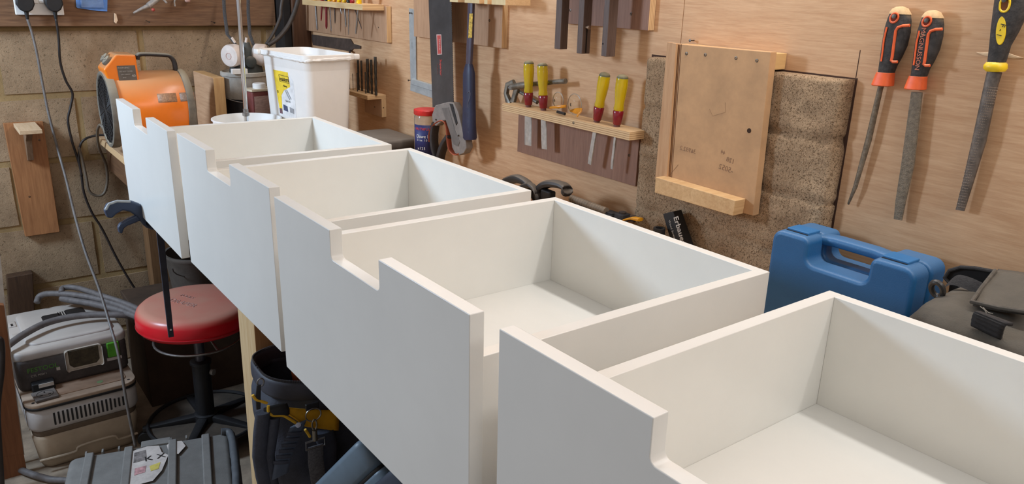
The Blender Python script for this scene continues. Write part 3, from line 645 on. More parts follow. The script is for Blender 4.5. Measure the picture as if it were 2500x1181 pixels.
wtext('lettering', t, 'Superior', (1076, 165), X-0.0006, 0.013, 88, RED, bold=0.0003)
wtext('lettering', t, 'hardpoint', (1069, 168), X-0.0006, 0.0075, 88, mat('dull_red', (120, 60, 52), 0.6))

X = 0.80; t = wt('hammer', 'hammer hanging handle down with navy blue rubber grip', 'hammer', tuple(W3(1150, 170, X=X)))
M_NAVY = mat('navy_rubber', (38, 40, 66), 0.5, n=(40, 0.15))
S = lambda l, r, y, d: sec(l, r, y, X, d)
MB().loft([S(1145, 1158, -55, 0.006), S(1144, 1157, 10, 0.006), S(1142, 1155, 90, 0.0065), S(1140, 1152, 140, 0.006), S(1139, 1151, 160, 0.006)], 14, 3).build('shaft', mat('painted_shaft', (74, 66, 80), 0.4, n=(30, 0.1)), t, world=True)
MB().loft([S(1139, 1151, 156, 0.0068), S(1136, 1154, 166, 0.009), S(1134, 1156, 180, 0.0115), S(1134, 1157, 240, 0.012), S(1133, 1158, 300, 0.0125), S(1133, 1160, 336, 0.0135), S(1135, 1159, 341, 0.012)], 20, 2.5).build('grip', M_NAVY, t, world=True)
MB().prism(wpoly([(1146, 33), (1154, 33), (1152, 92), (1143, 93)], X-0.0070), (0.0005, 0, 0)).build('yellow_label', mat('worn_yellow_label', (206, 168, 70), 0.6, n=(160, 0.5)), t, world=True, smooth=0)
q = MB(); q.tube(smooth_path(wpoly([(1141, 228), (1146, 222), (1148, 232), (1144, 246), (1140, 262)], X-0.0118)), 0.0005, 5); q.build('scuff', mat('scuff_grey', (120, 118, 130), 0.7), t, world=True)
for y in range(262, 325, 12): MB().ell(W3(1143, y, X=X-0.0121), (0.0004, 0.0012, 0.0008), 8, 5).build('grip_dimple', MATS['scuff_grey'], t, world=True)
MB().bx((X-0.06, W3(1152, -50, X=X).y-0.012, 1.452), (X+0.045, W3(1152, -50, X=X).y+0.012, 1.476)).build('head', M_STEEL, t, world=True, bev=0.004)

# square leaning on pins
t = wt('framing_square', 'grey metal square hung on nails left of the black saw', 'square', tuple(W3(1005, 120, X=0.866)))
M_SQ = mat('satin_aluminium', (176, 180, 180), 0.45, 0.4, n=(50, 0.08))
MB().prism(wpoly([(998, 20), (1014, 24), (1016, 196), (1002, 192)], 0.866), (0.0025, 0, 0)).build('blade', M_SQ, t, bev=0.0004, world=True)
MB().prism(wpoly([(1002, 192), (1056, 208), (1056, 240), (1001, 221)], 0.858), (0.011, 0, 0)).build('stock', M_SQ, t, bev=0.001, world=True)
q = MB(); q.tube(wpoly([(1003, 205), (1055, 222)], 0.8575), 0.0008, 6); q.build('groove', mat('groove_grey', (120, 122, 122), 0.5), t, world=True)
wtext('scale_marking', t, '| | | | | |', (1006, 110), 0.8655, 0.007, 88, M_INK)

# screwdriver rack
t = wt('screwdriver_rack', 'plywood rack at the top left of the wall holding a row of screwdrivers', 'tool rack', (XW, 1.6, 1.3))
y0, y1 = W3(944, 60, X=XF).y, min(W3(738, 40, X=XF).y, 1.96)
MB().bx((XF, y0, W3(940, 104, X=XF).z), (XW-0.0005, y1, W3(950, 16, X=XF).z)).build('backing_board', [M_TANPLY, M_PLYEDGEY], t, bev=0.0008, world=True, edge={'x': 1})
xl = 0.775
ya, yb_ = W3(885, 25, X=xl).y, W3(738, 12, X=xl).y
zsh = W3(885, 11, X=xl).z
MB().bx((xl, max(ya, y0), zsh-0.018), (XF, min(yb_, 1.96), zsh)).build('ledge', [M_PLYX, M_PLYEDGE, M_PINE], t, bev=0.0008, world=True, edge={'x': 1, 'y': 2})
screw(t, loc(t, W3(924, 67, X=XF)), r=0.0022)
SD = {'yellow': mat('screwdriver_yellow', (236, 196, 20), 0.35), 'red': mat('screwdriver_red', (150, 26, 36), 0.35), 'dark': mat('screwdriver_dark', (48, 54, 52), 0.4), 'orange': mat('screwdriver_amber', (232, 160, 24), 0.35)}
SH = {'s': M_STEEL, 'r': mat('red_shaft', (128, 34, 38), 0.45), 'd': M_DKMETAL}
names = ['leftmost', 'second', 'third', 'fourth', 'fifth', 'sixth', 'seventh', 'eighth', 'ninth', 'tenth']
for i, (hx, hc, tipx, tipy, shc, r) in enumerate([(770, 'yellow', 775, 74, 's', 0.0036), (787, 'red', 784, 51, 'r', 0.0026), (797, 'dark', 797, 70, 'r', 0.0042), (805, 'yellow', 809, 76, 's', 0.0018), (817, 'orange', 818, 57, 'd', 0.002), (829, 'yellow', 834, 34, 's', 0.002), (841, 'yellow', 845, 66, 's', 0.003), (851, 'dark', 851, 85, 's', 0.0018), (861, 'red', 883, 70, 'd', 0.0015), (876, 'yellow', 869, 83, 's', 0.0034)]):
    Xs = 0.797; p = W3(hx, 8, X=Xs); p.z = zsh; q = W3(tipx, tipy, X=Xs)
    t = wt('screwdriver', '%s screwdriver from the left in the rack, %s handle' % (names[i], {'yellow': 'yellow', 'red': 'red', 'dark': 'dark', 'orange': 'amber'}[hc]) if i else 'leftmost screwdriver in the rack, yellow handle and thick shaft', 'screwdriver', tuple(p), 'screwdrivers in the wall rack')
    d = Vector((-(q.y-p.y), 0, q.z-p.z)); L = d.length; d.normalize()
    rh = 0.0085 if i not in (0, 9) else 0.0105
    MB().lathe([(rh*0.6, 0.0), (rh*0.9, 0.003), (rh*0.75, 0.012), (rh, 0.03), (rh, 0.07), (rh*0.8, 0.08), (rh*0.3, 0.083)], (0, 0, 0), -d, 12).build('handle', SD[hc], t)
    MB().tube([Vector((0, 0, 0.001)), d*(L-0.008), d*L], [r, r, r*0.5], 10).build('shaft', SH[shc], t)

# dark plate below the rack
t = wt('saw_plate', 'dark steel saw plate fixed to the wall behind the white tub', 'saw', tuple(W3(810, 105, X=0.868)))
MB().prism(wpoly([(760, 84), (812, 91), (855, 95), (862, 107), (880, 112), (880, 119), (862, 119), (856, 126), (830, 121), (764, 110), (761, 97)], 0.866), (0.0016, 0, 0)).build('plate', mat('brown_steel', (92, 78, 70), 0.5, 0.4, n=(30, 0.2)), t, world=True, smooth=0)
MB().cyl(W3(856, 124, X=0.866), W3(854, 127, X=0.85), 0.004, n=10).build('stud', M_DKMETAL, t, world=True)

# drill bit ledge
t = wt('drill_bit_ledge', 'small plywood ledge on the wall with drill bits standing in it', 'tool rack', (XW, 1.3, 1.1))
xd = 0.80
yR, yL = W3(897, 235, X=xd).y, W3(835, 222, X=xd).y
zd = W3(897, 234, X=xd).z
MB().bx((xd, yR, zd-0.014), (XW-0.0005, yL, zd)).build('ledge', [M_PLYX, M_PLYEDGE], t, bev=0.0006, world=True, edge={'x': 1, 'y': 1})
a0 = W3(944, 288, X=XF)
MB().bx((XF, max(yR, a0.y), W3(944, 290, X=XF).z), (XW-0.0005, W3(890, 250, X=XF).y, zd-0.014)).build('support_block', [M_TANPLY, M_PLYEDGEY], t, bev=0.0006, world=True, edge={'x': 1})
for p in ((915, 261), (936, 263)): screw(t, loc(t, W3(p[0], p[1], X=XF)), r=0.002)
M_HSS = mat('black_oxide', (70, 66, 60), 0.4, 0.5, n=(100, 0.2))
def drill(px, base, top, r, X_, label):
    r = r*1.25
    p = W3(px, base, X=X_); h = W3(px, top, X=X_).z-zd
    o = wt('drill_bit', label, 'drill bit', (X_, p.y, zd), 'drill bits in the ledge')
    q = MB(); rg = []; n = 12; K = 26
    for i in range(K+1):
        v = i/K; z = h*0.62*v; a = v*h*0.62/(r*7)*2*PI*0.5; rg.append([Vector((math.cos(2*PI*k/n+a), math.sin(2*PI*k/n+a), 0))*(r*(0.72+0.28*abs(math.cos(2*PI*k/n))))+Vector((0, 0, z)) for k in range(n)])
    q.rings(rg); q.build('fluted_length', M_HSS, o)
    MB().cyl((0, 0, h*0.62), (0, 0, h), r*0.97, n=14).build('shank', M_HSS, o, bev=0.0004)
for i, (px, base, top, r, X_, lab) in enumerate([(862, 218, 180, 0.0009, 0.82, 'thin short drill bit standing at the left end of the ledge'), (854, 214, 192, 0.0009, 0.82, 'thinnest drill bit, half behind the white tub'),
        (876, 221, 147, 0.0030, 0.84, 'tall drill bit third along the ledge'), (884, 222, 148, 0.0028, 0.84, 'tall drill bit fourth along the ledge'), (873, 222, 178, 0.0016, 0.82, 'short narrow drill bit in front of the third tall one'),
        (893, 224, 176, 0.0018, 0.82, 'short dark drill bit in the middle of the ledge'), (899, 224, 144, 0.0042, 0.835, 'thick drill bit in the middle of the row'), (908, 225, 146, 0.0036, 0.835, 'thick drill bit second from the right of the ledge'), (918, 227, 139, 0.0040, 0.832, 'tallest drill bit at the right end of the ledge')]):
    drill(px, base, top, r, X_, lab)
# ------------------------------------------------------------------ things on the bench, far end
def pipe(name, label, cat, pts, r, m, k=6, n=10, group=None, ends=None):
    o = MB().tube(smooth_path(pts, k), r, n).build(name, m, smooth=180); return tag(o, label, cat, group)
M_HORG = mat('heater_orange', (238, 122, 14), 0.3, n=(12, 0.05), dust=((204, 158, 114), 0.95), coat=0.4)
M_DUSTY = mat('dusty_grey_plastic', (112, 104, 92), 0.7, n=(40, 0.15), dust=((178, 164, 138), 0.7))
M_GRILL = mat('grill_mesh', (54, 50, 48), 0.6, 0.4, n=(50, 0.2))
hx0, hx1, hy, hz, hr = 0.075, 0.312, 1.66, 1.026, 0.118
t = thing('fan_heater', 'orange drum-shaped fan heater with dusty top and black handle on the bench end', 'heater', (0.2, hy, ZB))
q = lambda x, y, z: Vector((x-0.2, y, z-ZB)) 
MB().lathe([(hr*0.93, 0.0), (hr, 0.012), (hr, hx1-hx0-0.014), (hr*0.93, hx1-hx0)], q(hx0, 0, hz), (1, 0, 0), 48).build('body', M_HORG, t, smooth=50)
MB().lathe([(hr*0.90, 0.004), (hr*0.90, -0.004), (hr*0.93, -0.007), (hr*1.01, -0.006), (hr*1.04, 0.004), (hr*1.03, 0.018), (hr*0.98, 0.020)], q(hx0, 0, hz), (1, 0, 0), 48, cap=False).build('front_ring', M_DUSTY, t, smooth=50)
MB().lathe([(hr*0.98, -0.020), (hr*1.03, -0.018), (hr*1.045, -0.006), (hr*1.0, 0.004), (hr*0.9, 0.006)], q(hx1, 0, hz), (1, 0, 0), 48).build('rear_ring', M_DUSTY, t, smooth=50)
g = MB(); g.lathe([(hr*0.92, -0.001), (hr*0.92, -0.0004)], q(hx0, 0, hz), (1, 0, 0), 48); g.build('grill_back', mat('grill_dark', (24, 22, 21), 0.8), t)
g = MB()
for k in range(1, 11): g.tube([q(hx0-0.0035, 0, hz)+Vector((0, math.cos(a), math.sin(a)))*hr*0.9*k/10.2 for a in [2*PI*j/40 for j in range(40)]], 0.0012, 6, closed=True)
for k in range(10):
    a = PI*k/10; v = Vector((0, math.cos(a), math.sin(a)))*hr*0.9; g.tube([q(hx0-0.0045, 0, hz)-v, q(hx0-0.0045, 0, hz)+v], 0.0013, 6)
g.build('front_grill', M_GRILL, t)
# control housing, sloping up to the left
cx = [(0.080, 1.112), (0.068, 1.158), (0.108, 1.203), (0.164, 1.200), (0.168, 1.10), (0.09, 1.09)]
hs = MB().prism([q(x, -0.066, z) for x, z in cx], (0, 0.10, 0)).build('control_housing', M_HORG, t, bev=0.006, seg=3)
kx = Vector((-0.045, 0, 0.040)).normalized()
for x, y, z in ((0.086, -0.045, 1.180), (0.090, 0.002, 1.184)):
    MB().lathe([(0.0155, -0.002), (0.0165, 0.003), (0.0150, 0.009), (0.0135, 0.010)], q(x, y, z), kx, 24).build('control_knob', M_DUSTY, hs, smooth=40)
    MB().box(q(x, y, z)+kx*0.0105, (0.006, 0.022, 0.004), Matrix.Rotation(R(-45), 3, 'Y')).build('knob_grip', M_DUSTY, hs, bev=0.002)
rp = MB().prism([q(x, -0.0675, z) for x, z in ((0.106, 1.168), (0.158, 1.168), (0.160, 1.122), (0.108, 1.119))], (0, 0.0012, 0)).build('rating_plate', mat('plate_grey', (96, 88, 80), 0.5), hs, smooth=0)
pm = mat('plate_print', (176, 170, 160), 0.6)
for i, (tx, x, z, sz) in enumerate((('WARNING', 0.128, 1.158, 0.007), ('DO NOT COVER', 0.134, 1.147, 0.005), ('230V 2800W', 0.132, 1.138, 0.005), ('IPX4', 0.128, 1.128, 0.005), ('40', 0.155, 1.133, 0.011))):
    MB().text(tx, sz, Matrix.Translation(q(x-0.004, -0.0682, z+0.003)) @ UP).build('plate_lettering', pm, hs, smooth=0)
# handle
hp = [q(0.178, -0.01, 1.180), q(0.182, -0.01, 1.192), q(0.196, -0.01, 1.196), q(0.262, -0.01, 1.192), q(0.280, -0.01, 1.186), q(0.290, -0.01, 1.168), q(0.292, -0.01, 1.138)]
hh = smooth_path(hp, 5)
MB().loft([(p, Vector((0, 0.014, 0)), ((hh[min(i+1, len(hh)-1)]-hh[max(i-1, 0)]).normalized().cross(Vector((0, 1, 0))))*0.0065) for i, p in enumerate(hh)], 12, 3).build('handle', mat('heater_handle', (44, 38, 36), 0.5, dust=((170, 160, 140), 0.8)), t, smooth=50)
# band label on the drum
for nm, a0, a1, x0, x1, c in (('body_label', -8, 6, 0.205, 0.262, (170, 128, 96)), ('body_label', -8, 6, 0.272, 0.318, (140, 112, 92))):
    P = []
    for k in range(5):
        a = R(200-(a0+(a1-a0)*k/4)); v = Vector((0, math.cos(a), -math.sin(a)))*(hr+0.0006)
        P.append((q(x0, 0, hz)+v, q(x1, 0, hz)+v))
    g = MB(); g.faces([p for pr_ in P for p in pr_], [(2*k, 2*k+1, 2*k+3, 2*k+2) for k in range(4)]); o = g.build(nm, mat('faded_label_%d' % c[0], c, 0.5, n=(200, 0.25)), t)
    md = o.modifiers.new('thick', 'SOLIDIFY'); md.thickness = 0.0006
for x in (0.13, 0.29):
    g = MB(); g.tube([q(x, -0.085, ZB+0.006), q(x, -0.07, ZB+0.05), q(x, -0.045, hz-hr*0.9)], 0.005, 8); g.tube([q(x, 0.085, ZB+0.006), q(x, 0.07, ZB+0.05), q(x, 0.045, hz-hr*0.9)], 0.005, 8); g.tube([q(x, -0.085, ZB+0.0052), q(x, 0.085, ZB+0.0052)], 0.005, 8)
    g.build('foot', M_DKMETAL, t)

# offcut of timber behind the heater
a, b = W3(548, 196, Y=1.84), W3(465, 180, Y=1.9)
a, b = W3(520, 190, Y=1.73), W3(548, 196, Y=1.73)
t = thing('timber_offcut', 'thick pale timber offcut standing on edge behind the orange heater', 'timber', ((a.x+b.x)/2, 1.85, ZB))
wv_ = b.x-a.x; hh2 = a.z-ZB
MB().box((0, 0, hh2/2), (wv_, 0.24, hh2)).build('timber', [wood('offcut', (214, 176, 124), (184, 140, 92), 'z', 0.7), wood('offcut_face', (212, 172, 136), (180, 138, 104), 'y', 0.7)], t, bev=0.002, edge={'x': 1})
# paint tin with dusty grey lid rim
t = thing('paint_tin', 'black paint tin with a dusty grey plastic collar, respirator lying on top', 'paint tin', (0.556, 1.77, ZB))
M_TINB = mat('tin_black', (26, 26, 32), 0.35, n=(30, 0.2))
M_TING = mat('tin_grey', (172, 166, 156), 0.55, n=(30, 0.12), dust=((196, 188, 170), 0.5))
MB().lathe([(0.070, 0), (0.072, 0.002), (0.072, 0.150)], (0, 0, 0), n=40).build('body', M_TINB, t, smooth=40)
MB().lathe([(0.0735, 0.140), (0.0752, 0.145), (0.0765, 0.218), (0.081, 0.220), (0.081, 0.232), (0.076, 0.234), (0.072, 0.228), (0.02, 0.228)], (0, 0, 0), n=40).build('collar', M_TING, t, smooth=40)
MB().tube([(0.0815*math.cos(a), 0.0815*math.sin(a), 0.150-0.02*math.sin(-a)) for a in [PI+PI*k/16 for k in range(17)]], 0.0016, 6).build('wire_handle', M_STEEL, t)
MB().text('MIX', 0.030, Matrix.Translation((0.008, -0.0730, 0.07)) @ UP, bold=0.0004).build('lettering', mat('tin_white', (196, 196, 200), 0.6), t, smooth=0)
MB().text('BASE', 0.014, Matrix.Translation((0.008, -0.0730, 0.042)) @ UP).build('lettering', MATS['tin_white'], t, smooth=0)

# respirator
X, Yr = 0.61, 1.73
t = thing('respirator', 'half-mask respirator with two pale round filters sitting on the paint tin', 'respirator', (0.562, 1.76, ZB+0.2285))
M_RES = mat('respirator_rubber', (58, 62, 60), 0.6, n=(40, 0.2), dust=((150, 140, 124), 0.5))
M_FIL = mat('filter_shell', (218, 204, 194), 0.6, n=(30, 0.08))
zt_ = ZB+0.206
w_ = lambda x, y, yy=1.70: loc(t, W3(x, y, Y=yy))
MB().loft([(Vector((0.0, 0, 0.002)), (0.058, 0, 0), (0, 0.05, 0)), (Vector((0.0, 0, 0.02)), (0.056, 0, 0), (0, 0.046, 0)), (Vector((0, -0.008, 0.05)), (0.036, 0, 0), (0, 0.036, 0)), (Vector((0, -0.014, 0.085)), (0.018, 0, 0), (0, 0.024, 0)), (Vector((0, -0.015, 0.108)), (0.012, 0, 0), (0, 0.014, 0))], 20, 2.3).build('facepiece', M_RES, t, smooth=60)
for sx, lab in ((-1, 1), (1, 2)):
    c = Vector((sx*0.052-0.004, -0.03, 0.064)); ax = Vector((-sx*0.78, 0.2, 0.45)).normalized()
    ax = Vector((sx*0.75, -0.45, -0.05)).normalized()
    MB().lathe([(0.026, -0.03), (0.038, -0.02), (0.039, 0.010), (0.036, 0.016), (0.030, 0.018), (0.004, 0.018)], c, ax, 28).build('filter', M_FIL, t, smooth=40)
    MB().cyl(c-ax*0.05, c-ax*0.025, 0.018, n=18).build('filter_mount', M_RES, t)
    g = MB(); u = ax.orthogonal().normalized(); v = ax.cross(u); g.tube([c+ax*0.0185+(u*math.cos(a)+v*math.sin(a))*0.011 for a in [2*PI*k/16 for k in range(16)]], 0.0008, 6, closed=True); g.build('filter_print', mat('faint_red', (196, 150, 140), 0.7), t)
MB().lathe([(0.016, -0.004), (0.020, 0), (0.020, 0.008), (0.014, 0.012)], (0, -0.048, 0.042), (0, -1, 0.1), 20).build('exhale_valve', M_RES, t)
for p0, p1 in ((w_(566, 92), w_(574, 104)), (w_(602, 92), w_(600, 104))): MB().tube([p0, p1], 0.0045, 8).build('strap_buckle', M_FIL, t)
MB().box((-0.045, -0.06, 0.012), (0.055, 0.016, 0.018)).build('clip', M_WHITEPL, t, bev=0.002)
MB().loft([(w_(546, -10, 1.9), (0.0062, 0, 0), (0, 0.0012, 0)), (w_(548, 30, 1.88), (0.0062, 0, 0), (0, 0.0012, 0)), (w_(555, 84, 1.8), (0.0062, 0, 0), (0, 0.0012, 0)), (Vector((-0.03, -0.01, 0.095)), (0.0055, 0, 0), (0, 0.0012, 0))], 8, 4).build('head_strap', mat('grey_webbing', (72, 72, 74), 0.85, n=(300, 0.3)), t)
MB().loft([(w_(606, -10, 1.9), (0.0062, 0, 0), (0, 0.0012, 0)), (w_(606, 30, 1.88), (0.0062, 0, 0), (0, 0.0012, 0)), (w_(610, 84, 1.8), (0.0062, 0, 0), (0, 0.0012, 0)), (Vector((0.03, -0.01, 0.095)), (0.0055, 0, 0), (0, 0.0012, 0))], 8, 4).build('head_strap', MATS['grey_webbing'], t)

# maroon tin with white cap
t = thing('spirit_tin', 'maroon rectangular tin with pale top and white screw cap beside the white tub', 'tin', (0.560, 1.60, ZB), R(10))
MB().box((0, 0, 0.0925), (0.115, 0.06, 0.185)).build('body', mat('maroon', (116, 60, 56), 0.5, n=(24, 0.2)), t, bev=0.006)
MB().prism([Vector((-0.05, -0.0306, 0.01)), Vector((0.035, -0.0306, 0.01)), Vector((0.035, -0.0306, 0.17)), Vector((-0.05, -0.0306, 0.17))], (0, 0.0005, 0)).build('label', mat('faded_pink', (176, 146, 136), 0.6, n=(60, 0.15), st=(1, 1, 4)), t, smooth=0)
MB().box((0, 0, 0.189), (0.117, 0.062, 0.008)).build('lid_rim', mat('tin_top', (206, 192, 166), 0.5), t, bev=0.002)
MB().lathe([(0.022, 0), (0.022, 0.015), (0.020, 0.017)], (-0.012, 0, 0.193), n=24).build('cap', M_WHITEPL, t)
MB().box((0.040, 0, 0.198), (0.03, 0.03, 0.010)).build('spout', mat('spout_cream', (220, 204, 170), 0.5), t, bev=0.003)

# mixing bucket with a chrome rod
bc = Vector((0.432, 1.40, ZB)); br = 0.108
t = thing('bucket', 'round white plastic bucket behind the far drawer, only its rim showing', 'bucket', tuple(bc))
zt = 1.012-ZB
MB().lathe([(0.085, 0), (0.086, 0.002), (br-0.004, zt-0.006), (br, zt-0.004), (br, zt), (br-0.004, zt), (0.082, 0.006), (0.01, 0.006)], (0, 0, 0), n=48).build('pail', M_WHITEPL, t, smooth=50)
pb = W3(600, 272, Y=1.42); pt_ = W3(578, -60, Y=1.42)
t = thing('mixing_rod', 'bright chrome rod standing upright in the white bucket', 'rod', (pb.x, 1.42, ZB+0.0065))
d = (pt_-pb).normalized(); e0 = pb-d*((pb.z-ZB-0.012)/d.z)
MB().tube([e0, pt_], 0.0072, 16).build('rod', M_CHROME, t, world=True)
MB().lathe([(0.006, -0.016), (0.011, -0.013), (0.011, -0.004), (0.0085, -0.002), (0.0085, 0.008), (0.006, 0.01)], pb, d, 16).build('ferrule', M_STEEL, t, world=True)
MB().loft([(e0+d*0.0, (0.03, 0, 0), (0, 0.002, 0)), (e0+d*0.03, (0.03, 0, 0), (0, 0.002, 0))], 8, 4).build('paddle', M_STEEL, t, world=True)

# white rectangular tub
t = thing('storage_tub', 'tall milky white plastic tub with yellow and white sticker and rough rim', 'tub', (0.625, 1.36, ZB), R(7))
Mt = mat('milky_plastic', (236, 232, 226), 0.38, n=(6, 0.03), coat=0.1, sss=0.1)
H_t = 0.335; wx, wy = 0.172, 0.30
def rr(hx, hy, r, z, n=6):
    P = []
    for sx, sy, a0 in ((1, 1, 0), (-1, 1, 90), (-1, -1, 180), (1, -1, 270)):
        for j in range(n+1): a = R(a0+90*j/n); P.append(Vector((sx*(hx-r)+r*math.cos(a), sy*(hy-r)+r*math.sin(a), z)))
    return P
tb = MB()
prof = [(-0.016, 0.0), (-0.0155, 0.002), (-0.002, H_t-0.022), (0.004, H_t-0.018), (0.0075, H_t-0.016), (0.0075, H_t-0.001), (0.006, H_t), (0.001, H_t), (-0.0008, H_t-0.004), (-0.0180, 0.006)]
tb.rings([rr(wx/2+o_, wy/2+o_, 0.028, z) for o_, z in prof])
tb.build('shell', Mt, t, smooth=50)
for sy, sx in ((1, -1), (-1, 1)):
    MB().rbox((sx*(wx/2+0.008), sy*(wy/2-0.01), H_t-0.009), (0.022, 0.030, 0.016), 0.006).build('rim_lug', Mt, t)
g = MB(); g.tube(smooth_path([Vector((-wx/2-0.004, 0.10, H_t-0.012)), Vector((-wx/2-0.0065, -0.02, H_t-0.014)), Vector((-wx/2-0.003, -wy/2+0.02, H_t-0.016)), Vector((-wx/2+0.03, -wy/2-0.005, H_t-0.014)), Vector((wx/2-0.02, -wy/2-0.0065, H_t-0.013))], 10), 0.0052, 8); g.jitter(0.003, 120)
g.build('rough_rim_edge', M_WHITEPL, t)
# sticker on the face toward the drawer fronts (-x)
k_ = (0.016-0.002)/H_t
def face(y, z, out=0.0008):
    y, z = y*0.86-0.008, 0.262+(z-0.262)*0.95+0.012
    return Vector((-wx/2+0.0155-(z/H_t)*0.0135-out, y, z))
def stk(name, P, m, out): 
    g = MB(); g.prism([face(y, z, out) for y, z in P], (0.0006, 0, 0)); return g.build(name, m, t if name == 'sticker' else stkr, smooth=0)
stkr = stk('sticker', [(0.088, 0.262), (-0.022, 0.262), (-0.058, 0.235), (-0.058, 0.112), (0.070, 0.112)], mat('sticker_white', (232, 230, 228), 0.5), 0.0010)
stk('sticker_print', [(0.088, 0.262), (-0.022, 0.262), (-0.03, 0.215), (0.02, 0.198), (0.042, 0.180), (0.046, 0.126), (0.066, 0.126), (0.078, 0.19)], mat('sticker_yellow', (238, 204, 60), 0.5), 0.0016)
stk('sticker_print', [(0.066, 0.134), (0.046, 0.134), (0.046, 0.116), (0.066, 0.116)], mat('sticker_maroon', (110, 78, 84), 0.5), 0.0020)
stk('sticker_print', [(0.034, 0.150), (0.004, 0.146), (0.002, 0.128), (0.034, 0.130)], mat('sticker_navy', (70, 78, 110), 0.5), 0.0020)
stk('sticker_print', [(-0.014, 0.146), (-0.042, 0.142), (-0.042, 0.126), (-0.014, 0.128)], mat('sticker_grey', (150, 150, 152), 0.5, n=(500, 0.6), st=(1, 6, 0.1)), 0.0020)
for p0, p1 in (((0.010, 0.200), (-0.018, 0.172)), ((-0.002, 0.202), (-0.030, 0.174))):
    g = MB(); g.tube([face(*p0, 0.0016), face(*p1, 0.0016)], 0.0018, 6); g.build('sticker_print', MATS['sticker_grey'], stkr)
MS = Matrix(((0, 0, -1, 0), (-1, 0, 0, 0), (0, 1, 0, 0), (0, 0, 0, 1)))
for tx, y, z, sz, sx in (('masters', 0.008, 0.236, 0.019, 0.95), ('Mixing', 0.006, 0.214, 0.009, 1), ('Tub 16 L', -0.006, 0.164, 0.009, 1), ('22', 0.066, 0.19, 0.010, 1)):
    MB().text(tx, sz, Matrix.Translation(face(y, z, 0.0024)) @ MS, sx=sx).build('sticker_lettering', M_INK, stkr, smooth=0)
g = MB(); g.tube([face(y, z, 0.0022) for y, z in ((0.046, 0.249), (-0.024, 0.247), (-0.027, 0.226), (0.042, 0.227))], 0.0007, 5, closed=True); g.build('sticker_print', M_INK, stkr)

# grey lidded box beside the tub
t = thing('grey_case', 'dark grey lidded case lying on the bench right of the white tub', 'case', (0.767, 1.105, ZB), 0)
Mg = mat('dark_grey_case', (88, 80, 74), 0.6, n=(20, 0.15), dust=((130, 120, 108), 0.5))
MB().rbox((0, 0, 0.03), (0.14, 0.20, 0.06), 0.02).build('case_base', M_CHAR, t, smooth=50)
MB().rbox((0, 0, 0.0775), (0.145, 0.205, 0.033), 0.022, er=0.01).build('case_lid', Mg, t, smooth=50)
MB().tube(smooth_path([(-0.02, -0.09, 0.05), (-0.02, -0.118, 0.06), (0.03, -0.118, 0.06), (0.03, -0.09, 0.05)], 5), 0.006, 8).build('case_handle', M_BLACK, t)

# jar of dowels
jp = W3(1042, 372, X=0.80)
t = thing('dowel_jar', 'clear jar with red lid and blue label behind the handsaw handle', 'jar', (0.812, W3(1042, 262, X=0.812).y, ZB))
zl_ = W3(1042, 266, X=0.812).z-ZB
MB().lathe([(0.036, 0.0), (0.038, 0.004), (0.038, zl_-0.022), (0.034, zl_-0.014)], (0, 0, 0), n=32).build('bottle', mat('clear_plastic', (226, 208, 186), 0.12, trans=0.75, ior=1.2), t, smooth=50)
MB().lathe([(0.0375, zl_-0.016), (0.039, zl_-0.014), (0.039, zl_-0.002), (0.037, zl_)], (0, 0, 0), n=40).build('red_lid', mat('red_lid', (206, 44, 40), 0.4), t, smooth=40)
def curvelabel(name, a0, a1, z0, z1, r, m, parent):
    P = []
    for k in range(13):
        a = R(a0+(a1-a0)*k/12); P += [Vector((r*math.cos(a), r*math.sin(a), z0)), Vector((r*math.cos(a), r*math.sin(a), z1))]
    g = MB(); g.faces(P, [(2*k, 2*k+2, 2*k+3, 2*k+1) for k in range(12)]); o = g.build(name, m, parent); md = o.modifiers.new('t', 'SOLIDIFY'); md.thickness = 0.0004; return o
zt0, zt1 = W3(1042, 372, X=0.79).z-ZB-0.015, W3(1042, 307, X=0.79).z-ZB
curvelabel('label', 170, 300, zt0, zt1, 0.0386, mat('label_blue', (36, 42, 96), 0.5), t)
def ctext(txt, a, z, size, r, m, parent, name='lettering'):
    M = Matrix.Rotation(R(a+90), 4, 'Z') @ Matrix.Translation((0, -r, z)) @ UP
    return MB().text(txt, size, M, sx=0.9).build(name, m, parent, smooth=0)
for tx, a, dz, sz, mm in (('FAITHFULL', 222, 0.012, 0.011, mat('label_red', (226, 70, 52), 0.5)), ('Dowel', 219, 0.034, 0.014, M_WHITEPL), ('Size 10', 216, 0.045, 0.009, M_WHITEPL), ('x125', 214, 0.070, 0.012, M_WHITEPL)):
    for i, ch in enumerate(tx): 
        if ch != ' ': ctext(ch, a+(i-len(tx)/2+0.5)*sz*0.62/0.0392*57.3*0.9, zt1-dz, sz, 0.0392, mm, t)

# mesh of small bits along the wall between drawers and pier
ZR = ZB
t = thing('quick_clamp', 'black trigger clamp lying on the bench by the wall below the hammer', 'clamp', (0.74, 0.32, ZB))
M_CLP = mat('clamp_black', (46, 41, 38), 0.5, n=(30, 0.2), dust=((120, 108, 94), 0.5))
def wp(P, X): return smooth_path([W3(x, y, X=X) for x, y in P], 5)
MB().loft([(p, Vector((0.012, 0, 0)), Vector((0, 0.006, 0.010))) for p in wp([(1236, 444), (1262, 436), (1285, 446), (1300, 462), (1306, 480)], 0.74)], 10, 2.5).build('handle', M_CLP, t, world=True)
MB().loft([(p, Vector((0.010, 0, 0)), Vector((0, 0.004, 0.006))) for p in wp([(1270, 460), (1295, 452), (1312, 470), (1314, 486)], 0.73)], 10, 2.5).build('trigger', M_CLP, t, world=True)
c = W3(1338, 476, X=0.74)
MB().loft([(p, Vector((0.015, 0, 0)), Vector((0, 0.006, 0.008))) for p in wp([(1322, 492), (1314, 474), (1324, 456), (1345, 448), (1372, 452), (1386, 462), (1382, 470)], 0.745)], 10, 2.5).build('jaw', M_CLP, t, world=True)
